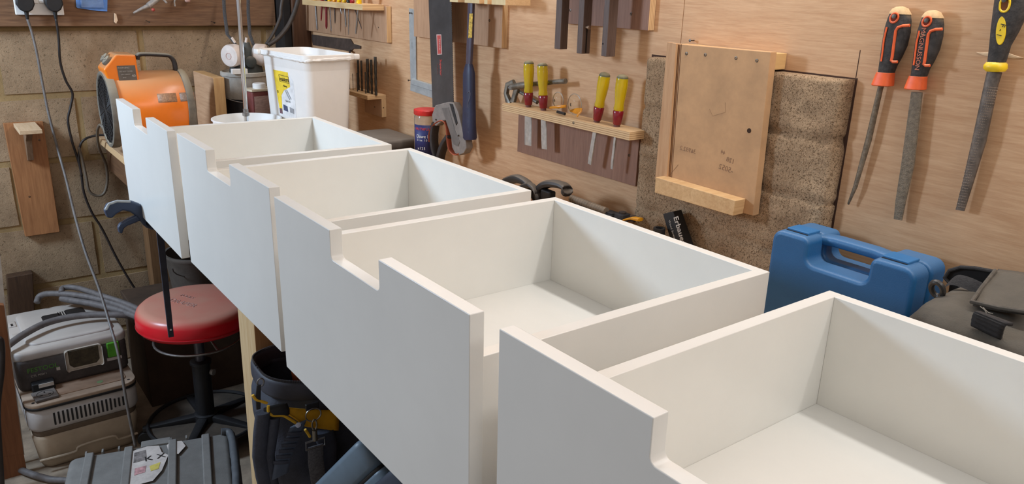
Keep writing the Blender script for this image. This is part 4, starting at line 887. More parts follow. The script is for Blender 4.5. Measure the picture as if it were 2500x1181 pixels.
MB().box((c.x, c.y, c.z-0.008), (0.02, 0.035, 0.04)).build('pad', M_BLACK, t, world=True, bev=0.004)
MB().box((0.74, 0.22, ZB+0.012), (0.06, 0.26, 0.02)).build('bar', M_DKMETAL, t, world=True, bev=0.002)
MB().box((0.74, 0.25, ZB+0.05), (0.02, 0.04, 0.06)).build('body', M_CLP, t, world=True, bev=0.006)
a0, a1 = W3(1395, 484, X=0.79), W3(1480, 516, X=0.79)
t = thing('threaded_rod', 'grey ribbed rod lying along the foot of the plywood wall', 'rod', tuple((a0+a1)/2))
g = MB(); n_ = 60; g.tube([a0.lerp(a1, i/n_) for i in range(n_+1)], [0.009 if i % 4 < 2 else 0.0078 for i in range(n_+1)], 12); g.build('ribbed_rod', mat('dusty_steel', (132, 116, 98), 0.6, 0.3), t, world=True)
MB().box(((a0+a1)/2)-Vector((0, 0, (a0.z+a1.z)/2-0.009-(ZB+((a0.z+a1.z)/2-0.009-ZB)/2))), (0.012, 0.1, max(0.004, (a0.z+a1.z)/2-0.009-ZB))).build('support', M_DKMETAL, t, world=True)
def blocky(name, label, cat, px, X, dims, m, parts=(), rz=0):
    c = W3(px[0], px[1], X=X); t = thing(name, label, cat, (c.x, c.y, ZB), rz); h = c.z-ZB
    return t, h
t, h = blocky('drill_chuck_box', 'black plastic box by the wall behind the middle drawer', 'box', (1492, 520), 0.80, 0, 0)
MB().rbox((0, 0, h/2), (0.03, 0.035, h), 0.004).build('box', M_BLACK, t); MB().box((0, 0, h+0.001), (0.022, 0.026, 0.004)).build('lid', M_CHAR, t, bev=0.001)
t, h = blocky('socket_adapter', 'small black block beside the amber lever clamp', 'box', (1520, 521), 0.80, 0, 0)
MB().rbox((0, 0, h/2), (0.03, 0.025, h), 0.004).build('box', M_CHAR, t); MB().cyl((0, 0, h), (0, 0, h+0.004), 0.008).build('stud', M_DKMETAL, t)
c = W3(1545, 535, X=0.79); t = thing('lever_valve', 'small valve with amber lever standing on the bench against the pier', 'valve', (c.x, c.y, ZB)); h = c.z-ZB
MB().lathe([(0.012, 0), (0.012, h*0.3), (0.009, h*0.35), (0.009, h*0.55), (0.012, h*0.6), (0.012, h-0.006), (0.006, h-0.004)], (0, 0, 0), n=6).build('body', mat('brass', (176, 146, 104), 0.35, 0.8), t, smooth=20)
MB().loft([(loc(t, W3(1526, 536, X=0.785)), (0.008, 0, 0), (0, 0, 0.002)), (loc(t, W3(1545, 532, X=0.785)), (0.009, 0, 0), (0, 0, 0.003)), (loc(t, W3(1564, 536, X=0.785)), (0.008, 0, 0), (0, 0, 0.0035))], 10, 4).build('lever', mat('amber', (214, 146, 26), 0.4), t)
MB().cyl((0, 0, h-0.006), (0, 0, h+0.008), 0.007, n=14).build('spindle', M_DKMETAL, t)
c = W3(1610, 556, X=0.785); t = thing('black_socket', 'small round black socket standing next to the black box on the bench', 'socket', (c.x, c.y, ZB)); h = c.z-ZB
MB().lathe([(0.011, 0), (0.011, h*0.8), (0.0125, h*0.85), (0.0125, h), (0.008, h), (0.008, h-0.008)], (0, 0, 0), n=24).build('socket', M_BLACK, t)
MB().tube([(0.0115*math.cos(a), 0.0115*math.sin(a), h*0.82) for a in [2*PI*k/20 for k in range(20)]], 0.001, 6, closed=True).build('collar', M_STEEL, t)
a, b = W3(1618, 516, X=0.815), W3(1645, 516, X=0.815)
t = thing('screw_carton', 'black carton with pale lettering leaning against the block pier', 'box', (0.80, (a.y+b.y)/2, ZB))
ln = Vector(((W3(1665, 620, X=0.80)-W3(1630, 516, X=0.80))))
P0, P1, P2, P3 = W3(1618, 522, X=0.80), W3(1643, 516, X=0.80), W3(1686, 640, X=0.80), W3(1655, 648, X=0.80)
sc_ = (ZB-P0.z)/(P3.z-P0.z); P3 = P0.lerp(P3, sc_); P2 = P1.lerp(P2, (ZB-P1.z)/(P2.z-P1.z))
MB().prism([P0, P1, P2, P3], (0.026, 0, 0)).build('carton', M_BLACK, t, bev=0.001, world=True)
dv = (P3-P0); an = math.atan2(-(dv.z), -(dv.y))
M = Matrix.Translation((W3(1659, 562, X=0.7990))) @ Matrix.Rotation(-PI/2, 4, 'Z') @ Matrix.Rotation(an, 4, 'Y') @ UP
MB().text('Erbauer', 0.0185, M, bold=0.0003).build('lettering', mat('grey_print', (190, 180, 168), 0.6), t, world=True, smooth=0)
M2 = Matrix.Translation((W3(1641, 562, X=0.7990))) @ Matrix.Rotation(-PI/2, 4, 'Z') @ Matrix.Rotation(an, 4, 'Y') @ UP
MB().text('Wood Screws', 0.0075, M2).build('lettering', MATS['grey_print'], t, world=True, smooth=0)

# blue carry case
M_BLUE = mat('blue_plastic', (38, 96, 146), 0.42, n=(10, 0.05), bump=(500, 0.15), dust=((96, 132, 168), 0.45))
XA, XM, XZ = 0.735, 0.785, 0.835
yl3, yr3 = W3(1884, 580, X=XA).y, W3(2232, 692, X=XA).y
t = thing('carry_case', 'blue plastic carry case with moulded handle standing on the bench against the wall', 'case', ((XA+XZ)/2, (yl3+yr3)/2, ZB), -PI/2)
Lc = yl3-yr3; hL = Lc/2
Ht = (W3(1951, 584, X=XA).z+W3(2200, 655, X=XA).z)/2-ZB+0.004
def uw(x, y): v = loc(t, W3(x, y, X=XA)); return v.x, v.z
n0, n1 = uw(1965, 600)[0]+0.006, uw(2122, 660)[0]-0.002
nb = (uw(1995, 650)[1]+uw(2090, 690)[1])/2
def outl(ins=0.0, top=0.0):
    P = []; r = 0.018
    for cx_, cz_, a0 in ((-hL+r, Ht-r, 180), (n0-0.012, Ht-0.012, 90)):
        rad = r if a0 == 180 else 0.012
        for k in range(5): a = R(a0-90*k/4); P.append((cx_+rad*math.cos(a), cz_+rad*math.sin(a)))
    for k in range(5): a = R(180+90*k/4); P.append((n0+0.014+0.014*math.cos(a), nb+0.014+0.014*math.sin(a)))
    for k in range(5): a = R(270+90*k/4); P.append((n1-0.014+0.014*math.cos(a), nb+0.014+0.014*math.sin(a)))
    for k in range(5): a = R(180-90*k/4); P.append((n1+0.012+0.012*math.cos(a), Ht-0.012+0.012*math.sin(a)))
    for k in range(5): a = R(90-90*k/4); P.append((hL-r+r*math.cos(a), Ht-r+r*math.sin(a)))
    return P+[(hL, 0.0), (-hL, 0.0)]
dh = (XZ-XA)/2
for nm, y0 in (('front_shell', -dh), ('rear_shell', 0.0012)):
    MB().prism([(u, y0, z) for u, z in outl()], (0, dh-0.0012, 0)).build(nm, M_BLUE, t, bev=0.008, seg=3, smooth=35)
hb = [Vector((n0-0.03, 0.006, Ht-0.016)), Vector((n0, 0.006, Ht-0.010)), Vector((n0+0.02, 0.006, Ht-0.008)), Vector((n1-0.02, 0.006, Ht-0.008)), Vector((n1, 0.006, Ht-0.010)), Vector((n1+0.03, 0.006, Ht-0.016))]
MB().loft([(p, (0, 0.016, 0), (0, 0, 0.009)) for p in hb], 14, 3).build('handle', M_BLUE, t, smooth=50)
for u in ((-hL+n0)/2+0.002, (hL+n1)/2-0.006):
    MB().box((u, -0.016, Ht+0.0015), (0.042, 0.034, 0.005)).build('latch', mat('latch_blue', (48, 112, 166), 0.4, n=(20, 0.04)), t, bev=0.0015)
    MB().box((u, -0.034, Ht-0.002), (0.040, 0.004, 0.006)).build('latch_gap', M_BLACK, t)

# black tool bag on the bench
t = thing('tool_bag', 'worn black canvas tool bag lying on the bench right of the blue case', 'bag', (0.70, -0.88, ZB), -PI/2)
M_CANV = mat('worn_canvas', (64, 59, 52), 0.9, n=(22, 0.4), bump=(500, 0.4), dust=((104, 98, 88), 0.6))
M_WEB = mat('black_webbing', (54, 52, 52), 0.85, n=(200, 0.3), st=(1, 1, 6), bump=(500, 0.6))
def bagX(X): return lambda x, y: loc(t, W3(x, y, X=X))
f6 = bagX(0.66)
g = MB(); secs = []
prof = [(-0.220, 0.10), (-0.214, 0.145), (-0.200, 0.172), (-0.172, 0.184), (-0.13, 0.188), (0.0, 0.19), (0.2, 0.19), (0.36, 0.18)]
for u, h in prof: secs.append((Vector((u, 0.0, h/2)), Vector((0, 0.135 if u > -0.2 else 0.11, 0)), Vector((0, 0, h/2))))
g.loft(secs, 36, 4.5); g.sub(2)
for v in g.b.verts:
    if v.co.z > 0.01: v.co += noise.noise_vector(v.co*14)*0.009+noise.noise_vector(v.co*45)*0.002
o = g.build('bag_body', M_CANV, t, smooth=80)
# flap
fl = [[bagX(0.62)(2373, 738), bagX(0.62)(2440, 752), bagX(0.62)(2520, 764)], [bagX(0.66)(2395, 706), bagX(0.66)(2450, 716), bagX(0.66)(2530, 730)], [bagX(0.72)(2430, 662), bagX(0.72)(2480, 668), bagX(0.72)(2560, 690)], [bagX(0.79)(2434, 657), bagX(0.79)(2484, 664), bagX(0.79)(2560, 680)]]
g = MB(); g.faces([p for r_ in fl for p in r_], [(i*3+j, i*3+j+1, i*3+j+4, i*3+j+3) for i in range(3) for j in range(2)]); g.sub(5)
for v in g.b.verts: v.co += noise.noise_vector(v.co*16)*0.003
o = g.build('flap', M_CANV, t, smooth=80); md = o.modifiers.new('t', 'SOLIDIFY'); md.thickness = 0.004
g = MB(); g.tube([p+Vector((0, -0.001, 0.001)) for p in [fl[2][0], fl[1][0], fl[0][0], fl[0][1], fl[0][2]]], 0.0028, 8); g.build('flap_binding', mat('edge_binding', (88, 82, 74), 0.85, n=(90, 0.2)), t)
# back pocket panel
pk = [(2318, 690), (2306, 678), (2318, 660), (2345, 652), (2380, 654), (2434, 664), (2470, 676), (2470, 700)]
g = MB(); g.prism([bagX(0.78)(x, y) for x, y in pk]+[bagX(0.78)(2470, 760), bagX(0.78)(2310, 745)], (0, 0.006, 0)); g.build('rear_panel', mat('black_cloth', (20, 18, 18), 0.95, n=(60, 0.2)), t, bev=0.001)
MB().tube([bagX(0.777)(x, y) for x, y in pk], 0.0028, 8).build('panel_piping', M_WEB, t)
def ribbon(name, P, wv, th, m):
    P = smooth_path(P, 5); o = MB().loft([(p, Vector(wv), Vector((0, th, th))) for p in P], 8, 5).build(name, m, t, smooth=60); return o
ribbon('strap', [bagX(0.70)(2312, 694), bagX(0.70)(2330, 683), bagX(0.70)(2360, 690), bagX(0.70)(2395, 706)], (0.002, 0.004, 0.006), 0.002, M_WEB)
# webbing loop, ribbed
a, b, c, d_ = bagX(0.60)(2376, 812), bagX(0.60)(2400, 776), bagX(0.60)(2480, 805), bagX(0.60)(2448, 848)
g = MB(); n_ = 14; P = []
for i in range(n_+1):
    v = i/n_; L_0 = a.lerp(b, v); R_0 = d_.lerp(c, v); bulge = 0.010*math.sin(PI*v)
    for k in range(7): P.append(L_0.lerp(R_0, k/6)+Vector((0, -bulge-0.001*(i % 2), bulge)))
g.faces([p+Vector((0, -0.012, 0.012)) for p in P], [(i*7+k, i*7+k+1, i*7+k+8, i*7+k+7) for i in range(n_) for k in range(6)]); o = g.build('webbing_loop', M_WEB, t, smooth=20); md = o.modifiers.new('t', 'SOLIDIFY'); md.thickness = 0.004
q0 = bagX(0.66)(2288, 706)
MB().tube([q0+Vector((0.008*math.cos(a_), -0.005*math.sin(a_), 0.011*math.sin(a_))) for a_ in [2*PI*k/18 for k in range(18)]], 0.004, 8, closed=True).build('snap_ring', mat('dark_plastic_ring', (56, 54, 52), 0.35), t)
MB().tube([q0+Vector((0.006, 0.0, -0.01)), q0+Vector((0.03, 0.01, -0.035))], 0.006, 8).build('snap_tab', M_WEB, t)
g = MB(); g.tube(smooth_path([bagX(0.612)(2393, 748), bagX(0.61)(2405, 758), bagX(0.608)(2412, 776)], 5), 0.0006, 5); g.build('loose_thread', mat('pale_thread', (140, 132, 120), 0.8), t)
g = MB(); g.tube(smooth_path([bagX(0.612)(2400, 750), bagX(0.61)(2412, 762), bagX(0.608)(2424, 765)], 5), 0.0006, 5); g.build('loose_thread', MATS['pale_thread'], t)
# ------------------------------------------------------------------ things on the block wall
zbo = W3(300, 64, Y=1.97).z; xbo = W3(672, 30, Y=1.968).x
t = thing('wall_plank', 'dark brown timber plank fixed along the block wall, carrying the socket', 'plank', (0.0, YB, zbo))
MB().bx((-1.25, 1.968, zbo), (xbo, YB+0.001, zbo+0.26)).build('plank', wood('old_plank', (140, 104, 74), (88, 60, 42), 'x', 0.8, 0.7), t, bev=0.002, world=True)
# near-black block painted as the shade of the corner recess, then post and hoses
MB_ = MB().bx((xbo+0.005, 1.90, ZB), (XW-0.075, YB, 1.6)); o = MB_.build('corner_recess', mat('recess_shade', (34, 29, 26), 0.9, n=(20, 0.3)), bev=0.002); tag(o, 'near-black block painted as the shade of the corner recess behind the hoses', 'board')
o = MB().bx((XW-0.072, 1.89, ZB), (XW-0.001, YB, 1.6)).build('corner_post', wood('corner_wood', (112, 80, 58), (76, 52, 38), 'z', 0.8), bev=0.003); tag(o, 'brown timber post in the corner at the end of the plywood', 'post')
M_HOSE = mat('hose_dark', (70, 62, 56), 0.5, n=(60, 0.15))
Hs = lambda P, Y: [W3(x, y, Y=Y) for x, y in P]
pipe('air_hose', 'dark hose curving down the corner, nearer the plywood', 'hose', Hs([(732, -20), (722, 20), (705, 60), (680, 92), (655, 110)], 1.86), 0.0085, M_HOSE)
pipe('air_hose', 'thin dark hose with a kink, left of the corner post', 'hose', Hs([(692, -20), (686, 20), (684, 42), (668, 80), (650, 108)], 1.87), 0.006, M_HOSE)

# double socket
t = thing('socket_outlet', 'white double wall socket on the plank with two black plugs in it', 'socket', (0.0, 1.967, 1.345))
a, b, c = W3(38, 36, Y=1.962), W3(157, 36, Y=1.962), W3(100, 37, Y=1.962)
MB().bx((a.x, 1.958, c.z), (b.x, 1.9675, c.z+0.086)).build('faceplate', M_WHITEPL, t, bev=0.003, seg=3, world=True)
for dx in (-0.008, 0.008): MB().box(((a.x+b.x)/2+dx, 1.9565, c.z+0.046), (0.013, 0.006, 0.018)).build('switch', M_WHITEPL, t, bev=0.0015, world=True)
for p in ((28, 0), (152, 0)): pass
def plug(px, label):
    c_ = W3(px, 12, Y=1.94); t = thing('plug', label, 'plug', (c_.x, 1.958, c_.z), 0, 'plugs in the double socket')
    P = [(-0.024, 0.022), (0.024, 0.022), (0.026, 0.002), (0.018, -0.014), (0.008, -0.022), (-0.008, -0.022), (-0.018, -0.014), (-0.026, 0.002)]
    MB().prism([(x, -0.030, z) for x, z in P], (0, 0.030, 0)).build('plug_body', M_BLACK, t, bev=0.005, seg=3)
    MB().loft([((0, -0.015, -0.020), (0.007, 0, 0), (0, 0.007, 0)), ((0, -0.015, -0.045), (0.0045, 0, 0), (0, 0.0045, 0))], 12).build('cord_grip', M_BLACK, t)
    return Vector((c_.x, 1.943, c_.z-0.044))
pa = plug(62, 'black plug in the left half of the double socket'); pb_ = plug(132, 'black plug in the right half of the double socket')
M_CAB = mat('grey_cable', (104, 98, 94), 0.45, n=(30, 0.2)); M_CABB = mat('black_cable', (44, 38, 36), 0.45, n=(30, 0.2))
def P3(l): return [W3(x, y, Y=Y) for x, y, Y in l]
pipe('power_cable', 'long grey cable hanging from the left plug down past the dust extractor', 'cable', [pa]+P3([(78, 80, 1.94), (90, 130, 1.93), (103, 200, 1.92), (118, 275, 1.9), (140, 360, 1.86), (162, 440, 1.78), (185, 535, 1.66), (210, 620, 1.55), (240, 700, 1.42), (268, 790, 1.30), (290, 870, 1.22), (305, 960, 1.18), (318, 1030, 1.16), (331, 1090, 1.14)]), 0.0042, M_CAB)
pipe('power_cable', 'black cable hanging from the right plug down behind the red stool', 'cable', [pb_]+P3([(143, 90, 1.95), (147, 150, 1.96), (160, 195, 1.96), (177, 228, 1.96), (172, 262, 1.96), (166, 295, 1.96), (176, 345, 1.96), (196, 410, 1.96), (205, 470, 1.96), (225, 520, 1.96), (250, 560, 1.96), (285, 630, 1.95), (320, 690, 1.94), (350, 735, 1.93), (370, 780, 1.9)]), 0.0042, M_CABB)
pipe('power_cable', 'brown-grey heater cable looping below the bench end', 'cable', P3([(275, 322, 1.72), (262, 328, 1.74), (246, 305, 1.76), (238, 320, 1.80), (242, 360, 1.88), (258, 400, 1.94), (262, 440, 1.95), (255, 470, 1.95), (238, 478, 1.95), (218, 466, 1.95), (210, 430, 1.95), (200, 385, 1.95), (192, 360, 1.95)]), 0.0048, mat('brown_cable', (104, 92, 78), 0.5))
pipe('power_cable', 'thin dark cable crossing the block wall to the heater', 'cable', P3([(270, 330, 1.80), (240, 330, 1.88), (210, 338, 1.95), (196, 355, 1.955), (193, 390, 1.955), (200, 430, 1.955)]), 0.004, MATS['black_cable'])

# blister pack, nozzle, scraps on the plank
t = thing('blister_pack', 'blue carded blister pack hanging on the plank at the top edge of the photo', 'blister pack', tuple(W3(224, 10, Y=1.962)))
MB().prism([W3(x, y, Y=1.962) for x, y in ((184, -30), (263, -26), (262, 28), (240, 27), (190, 20), (186, 17))], (0, 0.002, 0)).build('card', mat('blue_card', (92, 136, 200), 0.5), t, bev=0.0005, world=True)
MB().rbox(loc(t, W3(224, 0, Y=1.957)), (0.07, 0.008, 0.05), 0.003).build('bubble', mat('clear_bubble', (200, 220, 240), 0.1, trans=0.8, ior=1.2), t)
t = thing('spray_gun', 'grey metal spray nozzle hung on the plank at the top of the photo', 'spray gun', tuple(W3(370, 15, Y=1.94)))
Mgun = mat('gun_metal_grey', (176, 168, 160), 0.45, 0.3, n=(50, 0.2))
MB().tube(Hs([(326, 32), (345, 22), (366, 12)], 1.94), [0.0035, 0.0055, 0.008], 12).build('nozzle', Mgun, t, world=True)
MB().tube(smooth_path(Hs([(362, 14), (378, 2), (396, -14)], 1.94), 5), [0.010]*11, 14).build('body', Mgun, t, world=True)
MB().tube(smooth_path(Hs([(384, -6), (398, -2), (408, 8)], 1.935), 5), [0.005]*5+[0.004]*5+[0.002], 10).build('trigger', Mgun, t, world=True)
MB().ell(W3(374, 24, Y=1.93), (0.006, 0.006, 0.006)).build('red_button', mat('dull_red_button', (170, 70, 60), 0.5), t, world=True)
t = thing('curved_hook', 'thin pale curved hook hanging on the plank right of the spray nozzle', 'hook', tuple(W3(430, 5, Y=1.945)))
MB().tube(smooth_path(Hs([(428, 16), (426, 4), (432, -8)], 1.945), 5), [0.0012]+[0.003]*10, 8).build('hook', Mgun, t, world=True)
MB().ell(W3(458, 2, Y=1.945), (0.010, 0.006, 0.006)).build('bead', mat('dull_pink', (176, 140, 128), 0.5), t, world=True)
MB().tube(Hs([(432, -6), (458, 0)], 1.945), 0.0015, 6).build('stem', Mgun, t, world=True)
t = thing('cable_tag', 'small cream plastic tab stuck to the plank above the joint', 'tab', tuple(W3(283, 45, Y=1.962)))
MB().prism([W3(x, y, Y=1.961) for x, y in ((279, 32), (284, 34), (288, 50), (284, 58), (279, 54))], (0, 0.004, 0)).build('tab', mat('cream', (222, 190, 156), 0.5), t, bev=0.001, world=True)
# nails on the plank
for x, y, w_ in ((515, 52, 'near the hanging mask straps'), (356, 50, 'below the spray nozzle')):
    c_ = W3(x, y, Y=1.968); a = MB(); a.cyl((c_.x, 1.972, c_.z), (c_.x+0.004, 1.94, c_.z-0.004), 0.0012, n=8); a.lathe([(0.0012, 0), (0.003, 0.0003), (0.003, 0.001)], (c_.x+0.004, 1.94, c_.z-0.004), (0.1, -1, -0.1), 10)
    tag(a.build('nail', M_SCREW), 'nail in the dark plank '+w_, 'nail')

# wooden bracket
t = thing('wall_bracket', 'orange-brown wooden bracket with small shelf fixed to the block wall', 'bracket', (-0.125, YB, 0.75))
BR = wood('bracket_wood', (176, 122, 78), (134, 86, 52), 'z', 0.8)
yb2 = 1.978
MB().prism([W3(x, y, Y=yb2) for x, y in ((8, 302), (105, 297), (146, 566), (62, 578))], (0, YB-yb2, 0)).build('backplate', BR, t, bev=0.0015, world=True)
P = [W3(34, 293, Y=yb2), W3(80, 289, Y=yb2)]
a, b = W3(47, 320, Y=1.815), W3(103, 317, Y=1.815)
MB().bx((a.x, 1.815, a.z-0.013), (b.x, yb2, a.z)).build('shelf', wood('shelf_pale', (216, 190, 158), (190, 160, 124), 'y', 0.8), t, bev=0.001, world=True)
zs = a.z-0.013; xm = (a.x+b.x)/2
MB().prism([(xm-0.009, 1.855, zs), (xm-0.009, yb2, zs), (xm-0.009, yb2, zs-0.115), (xm-0.009, 1.955, zs-0.112), (xm-0.009, 1.925, zs-0.04)], (0.018, 0, 0)).build('gusset', wood('gusset_grey', (140, 112, 88), (108, 82, 60), 'z', 0.8), t, bev=0.001, world=True)
for p in ((96, 342), (72, 480)): screw(t, loc(t, W3(p[0], p[1], Y=yb2)))
t = thing('wood_block', 'dark brown block of wood on the block wall behind the dust extractor', 'block', tuple(W3(52, 700, Y=1.96)))
MB().prism([W3(x, y, Y=1.955) for x, y in ((18, 678), (80, 667), (86, 790), (26, 800))], (0, YB-1.955, 0)).build('block', wood('dark_block', (84, 60, 42), (52, 36, 26), 'z', 0.8), t, bev=0.002, world=True)

# ------------------------------------------------------------------ floor level, left
o = MB().prism([W3(x, y, Y=1.36) for x, y in ((-60, 740), (10, 745), (58, 1108), (-10, 1118))], (0, 0.02, 0)); 
t = thing('door_panel', 'brown board standing on edge at the left margin behind the hose', 'board', (-0.36, 1.37, 0))
o.build('board', wood('mahogany', (136, 88, 56), (104, 64, 40), 'z', 0.6), t, bev=0.001, world=True)
z_ = W3(30, 1110, Y=1.36).z
MB().bx((-0.62, 1.361, 0), (W3(58, 1108, Y=1.36).x, 1.379, z_+0.01)).build('bottom_rail', MATS['mahogany'], t, world=True)
t = thing('white_sheet', 'narrow white edge of a sheet standing at the left margin of the photo', 'sheet', (-0.36, 1.42, 0))
MB().prism([W3(x, y, Y=1.42) for x, y in ((-60, 560), (-8, 560), (4, 650), (13, 745), (60, 1110), (-60, 1110))], (0, 0.012, 0)).build('sheet', mat('grey_white_sheet', (190, 182, 172), 0.6), t, bev=0.001, world=True)

# dust extractor
M_EXG = mat('extractor_grey', (182, 176, 172), 0.5, n=(16, 0.06), dust=((176, 160, 142), 0.5))
M_EXT = mat('extractor_tan', (170, 152, 130), 0.6, n=(10, 0.1))
M_EXD = mat('extractor_charcoal', (70, 64, 62), 0.7, n=(40, 0.15), bump=(400, 0.3))
t = thing('dust_extractor', 'pale grey dust extractor on the floor with green latch and coiled hose', 'vacuum', (-0.148, 1.50, 0), R(1))
wX, dY = 0.305, 0.34
zt = 0.224
F = -dY/2
MB().rbox((0, 0, 0.062), (wX-0.012, dY-0.01, 0.124), 0.035, taper=0.93).build('container', M_EXT, t, smooth=50)
MB().tube(smooth_path([Vector((-wX/2+0.012, F+0.003, 0.045)), Vector((-0.05, F-0.001, 0.045)), Vector((-0.03, F-0.002, 0.06)), Vector((0.06, F-0.002, 0.062)), Vector((0.08, F-0.001, 0.045)), Vector((wX/2-0.02, F+0.003, 0.045))], 6), 0.004, 8).build('moulded_line', M_EXT, t)
MB().rbox((0, 0, 0.126), (wX-0.016, dY-0.014, 0.02), 0.036).build('seal_band', mat('band_brown', (98, 82, 66), 0.6), t, smooth=50)
mh = MB().rbox((0, 0, 0.172), (wX, dY, 0.078), 0.04).build('motor_head', M_EXG, t, smooth=50)
MB().rbox((0, 0, 0.213), (wX+0.004, dY+0.004, 0.008), 0.042, er=0.001).build('black_seam', M_BLACK, t, smooth=50)
M_LID = mat('dusty_lid', (158, 136, 116), 0.75, n=(16, 0.12))
MB().rbox((0, 0, 0.222), (wX+0.002, dY+0.002, 0.012), 0.042).build('lid', M_LID, t, smooth=50)
MB().rbox((0.01, -0.06, 0.2290), (wX-0.07, 0.16, 0.003), 0.02).build('lid_panel', mat('dusty_panel', (146, 118, 96), 0.8, n=(16, 0.12)), t, smooth=50)
for k in range(17):
    u = -0.085+k*0.0118
    MB().rbox((u, F-0.0002, 0.172+0.0), (0.0052, 0.003, 0.040 if k < 14 else 0.03), 0.001).build('vent_slot', M_BLACK, mh)
for sx in (-1, 1): MB().cyl((sx*(wX/2-0.022), F+0.022, 0.226), (sx*(wX/2-0.022), F+0.022, 0.2285), 0.0045, n=16).build('lid_screw', M_BLACK, t)
# socket on the lid
so = Matrix.Rotation(R(4), 3, 'Z')
ls_ = MB().box((-0.095, F+0.045, 0.2335), (0.062, 0.062, 0.008), so).build('lid_socket', mat('socket_grey', (92, 86, 84), 0.5, dust=((130, 118, 106), 0.4)), t, bev=0.002)
g = MB(); g.tube([Vector((-0.095+0.022*math.cos(a), F+0.045+0.022*math.sin(a), 0.2378)) for a in [2*PI*k/24 for k in range(24)]], 0.0007, 6, closed=True); g.build('socket_rim', M_CHAR, ls_)
for dx, dy, ww, hh_ in ((0, 0.012, 0.004, 0.009), (-0.011, -0.006, 0.008, 0.004), (0.011, -0.006, 0.008, 0.004)):
    MB().box((-0.095+dx, F+0.045+dy, 0.2372), (ww, hh_, 0.0016)).build('pin_hole', M_BLACK, ls_)
ad_ = MB().box((-0.092, F+0.098, 0.246), (0.062, 0.045, 0.030)).build('plugged_adapter', M_BLACK, t, bev=0.005)
MB().box((-0.085, F+0.0745, 0.252), (0.040, 0.002, 0.012)).build('adapter_label', mat('label_pale', (196, 188, 180), 0.5), ad_, bev=0.0005)
MB().cyl((0.055, F+0.05, 0.2295), (0.055, F+0.05, 0.2312), 0.009, n=20).build('green_mark', mat('faint_green', (112, 132, 92), 0.7), t)
# upper module with the latch
m0 = F+0.10; m1 = dY/2+0.11
zm0, zm1 = 0.229, 0.352
fz = 0.30
MB().rbox((0, (m0+m1)/2, (zm0+zm1)/2-0.01), (wX+0.004, m1-m0, zm1-zm0-0.02), 0.025).build('module_body', M_EXD, t, smooth=50)
pl = MB(); 
pl.rbox((0, (m0+m1)/2+0.004, zm1-0.012), (wX+0.010, m1-m0+0.002, 0.030), 0.03, er=0.008); pl.build('module_top', M_EXG, t, smooth=50)
MB().rbox((0.01, (m0+m1)/2+0.01, zm1+0.004), (wX-0.06, m1-m0-0.07, 0.012), 0.03, er=0.006).build('raised_panel', M_EXG, t, smooth=50)
for wxp in ((128, 778), (184, 763)): MB().rbox(loc(t, W3(wxp[0], wxp[1], Z=zm1+0.0100)), (0.056, 0.080, 0.003), 0.012).build('dark_window', M_BLACK, t)
for k in range(4): MB().rbox(loc(t, W3(146+5.5*k, 773-1.3*k, Z=zm1+0.0100)), (0.0030, 0.080, 0.003), 0.001).build('rib_slot', M_BLACK, t)
MB().rbox((0.028, m0-0.001, zm1-0.050), (0.104, 0.006, 0.070), 0.014).build('scoop_frame', mat('frame_cream', (190, 180, 166), 0.5), t, smooth=50)
g = MB(); g.prism([(0.028+x, m0-0.0065, zm1-0.048+z) for x, z in ((-0.042, 0.030), (0.042, 0.030), (0.042, -0.016), (0.032, -0.027), (-0.032, -0.027), (-0.042, -0.016))], (0, 0.006, 0)); g.build('scoop', mat('scoop_dark', (66, 58, 42), 0.8, n=(60, 0.3)), t, bev=0.002)
MB().box((0.112, m0-0.001, zm1-0.045), (0.036, 0.010, 0.050)).build('green_latch', mat('latch_green', (84, 160, 44), 0.45), t, bev=0.004)
MB().box((0.112, m0-0.001, zm1-0.076), (0.044, 0.008, 0.010)).build('latch_base', M_EXG, t, bev=0.002)
MB().text('FESTOOL', 0.020, Matrix.Translation((-0.085, m0-0.0006, zm1-0.055)) @ UP, bold=0.0003).build('lettering', mat('green_print', (80, 128, 56), 0.5), t, smooth=0)
MB().text('CTL MIDI I', 0.009, Matrix.Translation((-0.098, m0-0.0006, zm1-0.074)) @ UP).build('lettering', mat('pale_lettering', (180, 172, 164), 0.5), t, smooth=0)
MB().box((-0.045, m0-0.0006, zm1-0.068), (0.010, 0.001, 0.010)).build('white_mark', MATS['pale_lettering'], t)
for y_, z_ in (((m0+m1)/2+0.08, zm1+0.004), ((m0+m1)/2-0.03, zm1+0.003)):
    MB().rbox((-0.128, y_, z_), (0.022, 0.05, 0.006), 0.003).build('side_clip', M_EXG, t); MB().box((-0.128, y_-0.012, z_+0.003), (0.006, 0.018, 0.002)).build('clip_hole', M_BLACK, t)
# hose, lying in loops over the extractor
M_HO = mat('extractor_hose', (100, 94, 92), 0.6, n=(60, 0.15))
zc = 0.385
def hz_(P): return [W3(x, y, Z=z) for x, y, z in P]
pipe('suction_hose', 'grey suction hose running from the left edge across the extractor and coiled behind', 'hose', hz_([(-60, 900, 0.34), (10, 850, 0.375), (60, 815, 0.385), (120, 786, 0.39), (200, 770, 0.39), (290, 768, 0.385), (330, 774, 0.37), (355, 790, 0.36)]) + hz_([(350, 766, 0.40), (300, 752, 0.40), (230, 735, 0.40), (160, 722, 0.405), (110, 722, 0.41), (92, 735, 0.40)])[0:0], 0.0105, M_HO, n=14)
pipe('suction_hose', 'grey hose loop lying on the back of the extractor, lower strand', 'hose', hz_([(90, 738, 0.385), (98, 722, 0.40), (130, 716, 0.41), (200, 722, 0.41), (270, 738, 0.405), (330, 762, 0.395), (370, 785, 0.38)]), 0.0098, M_HO, n=14)
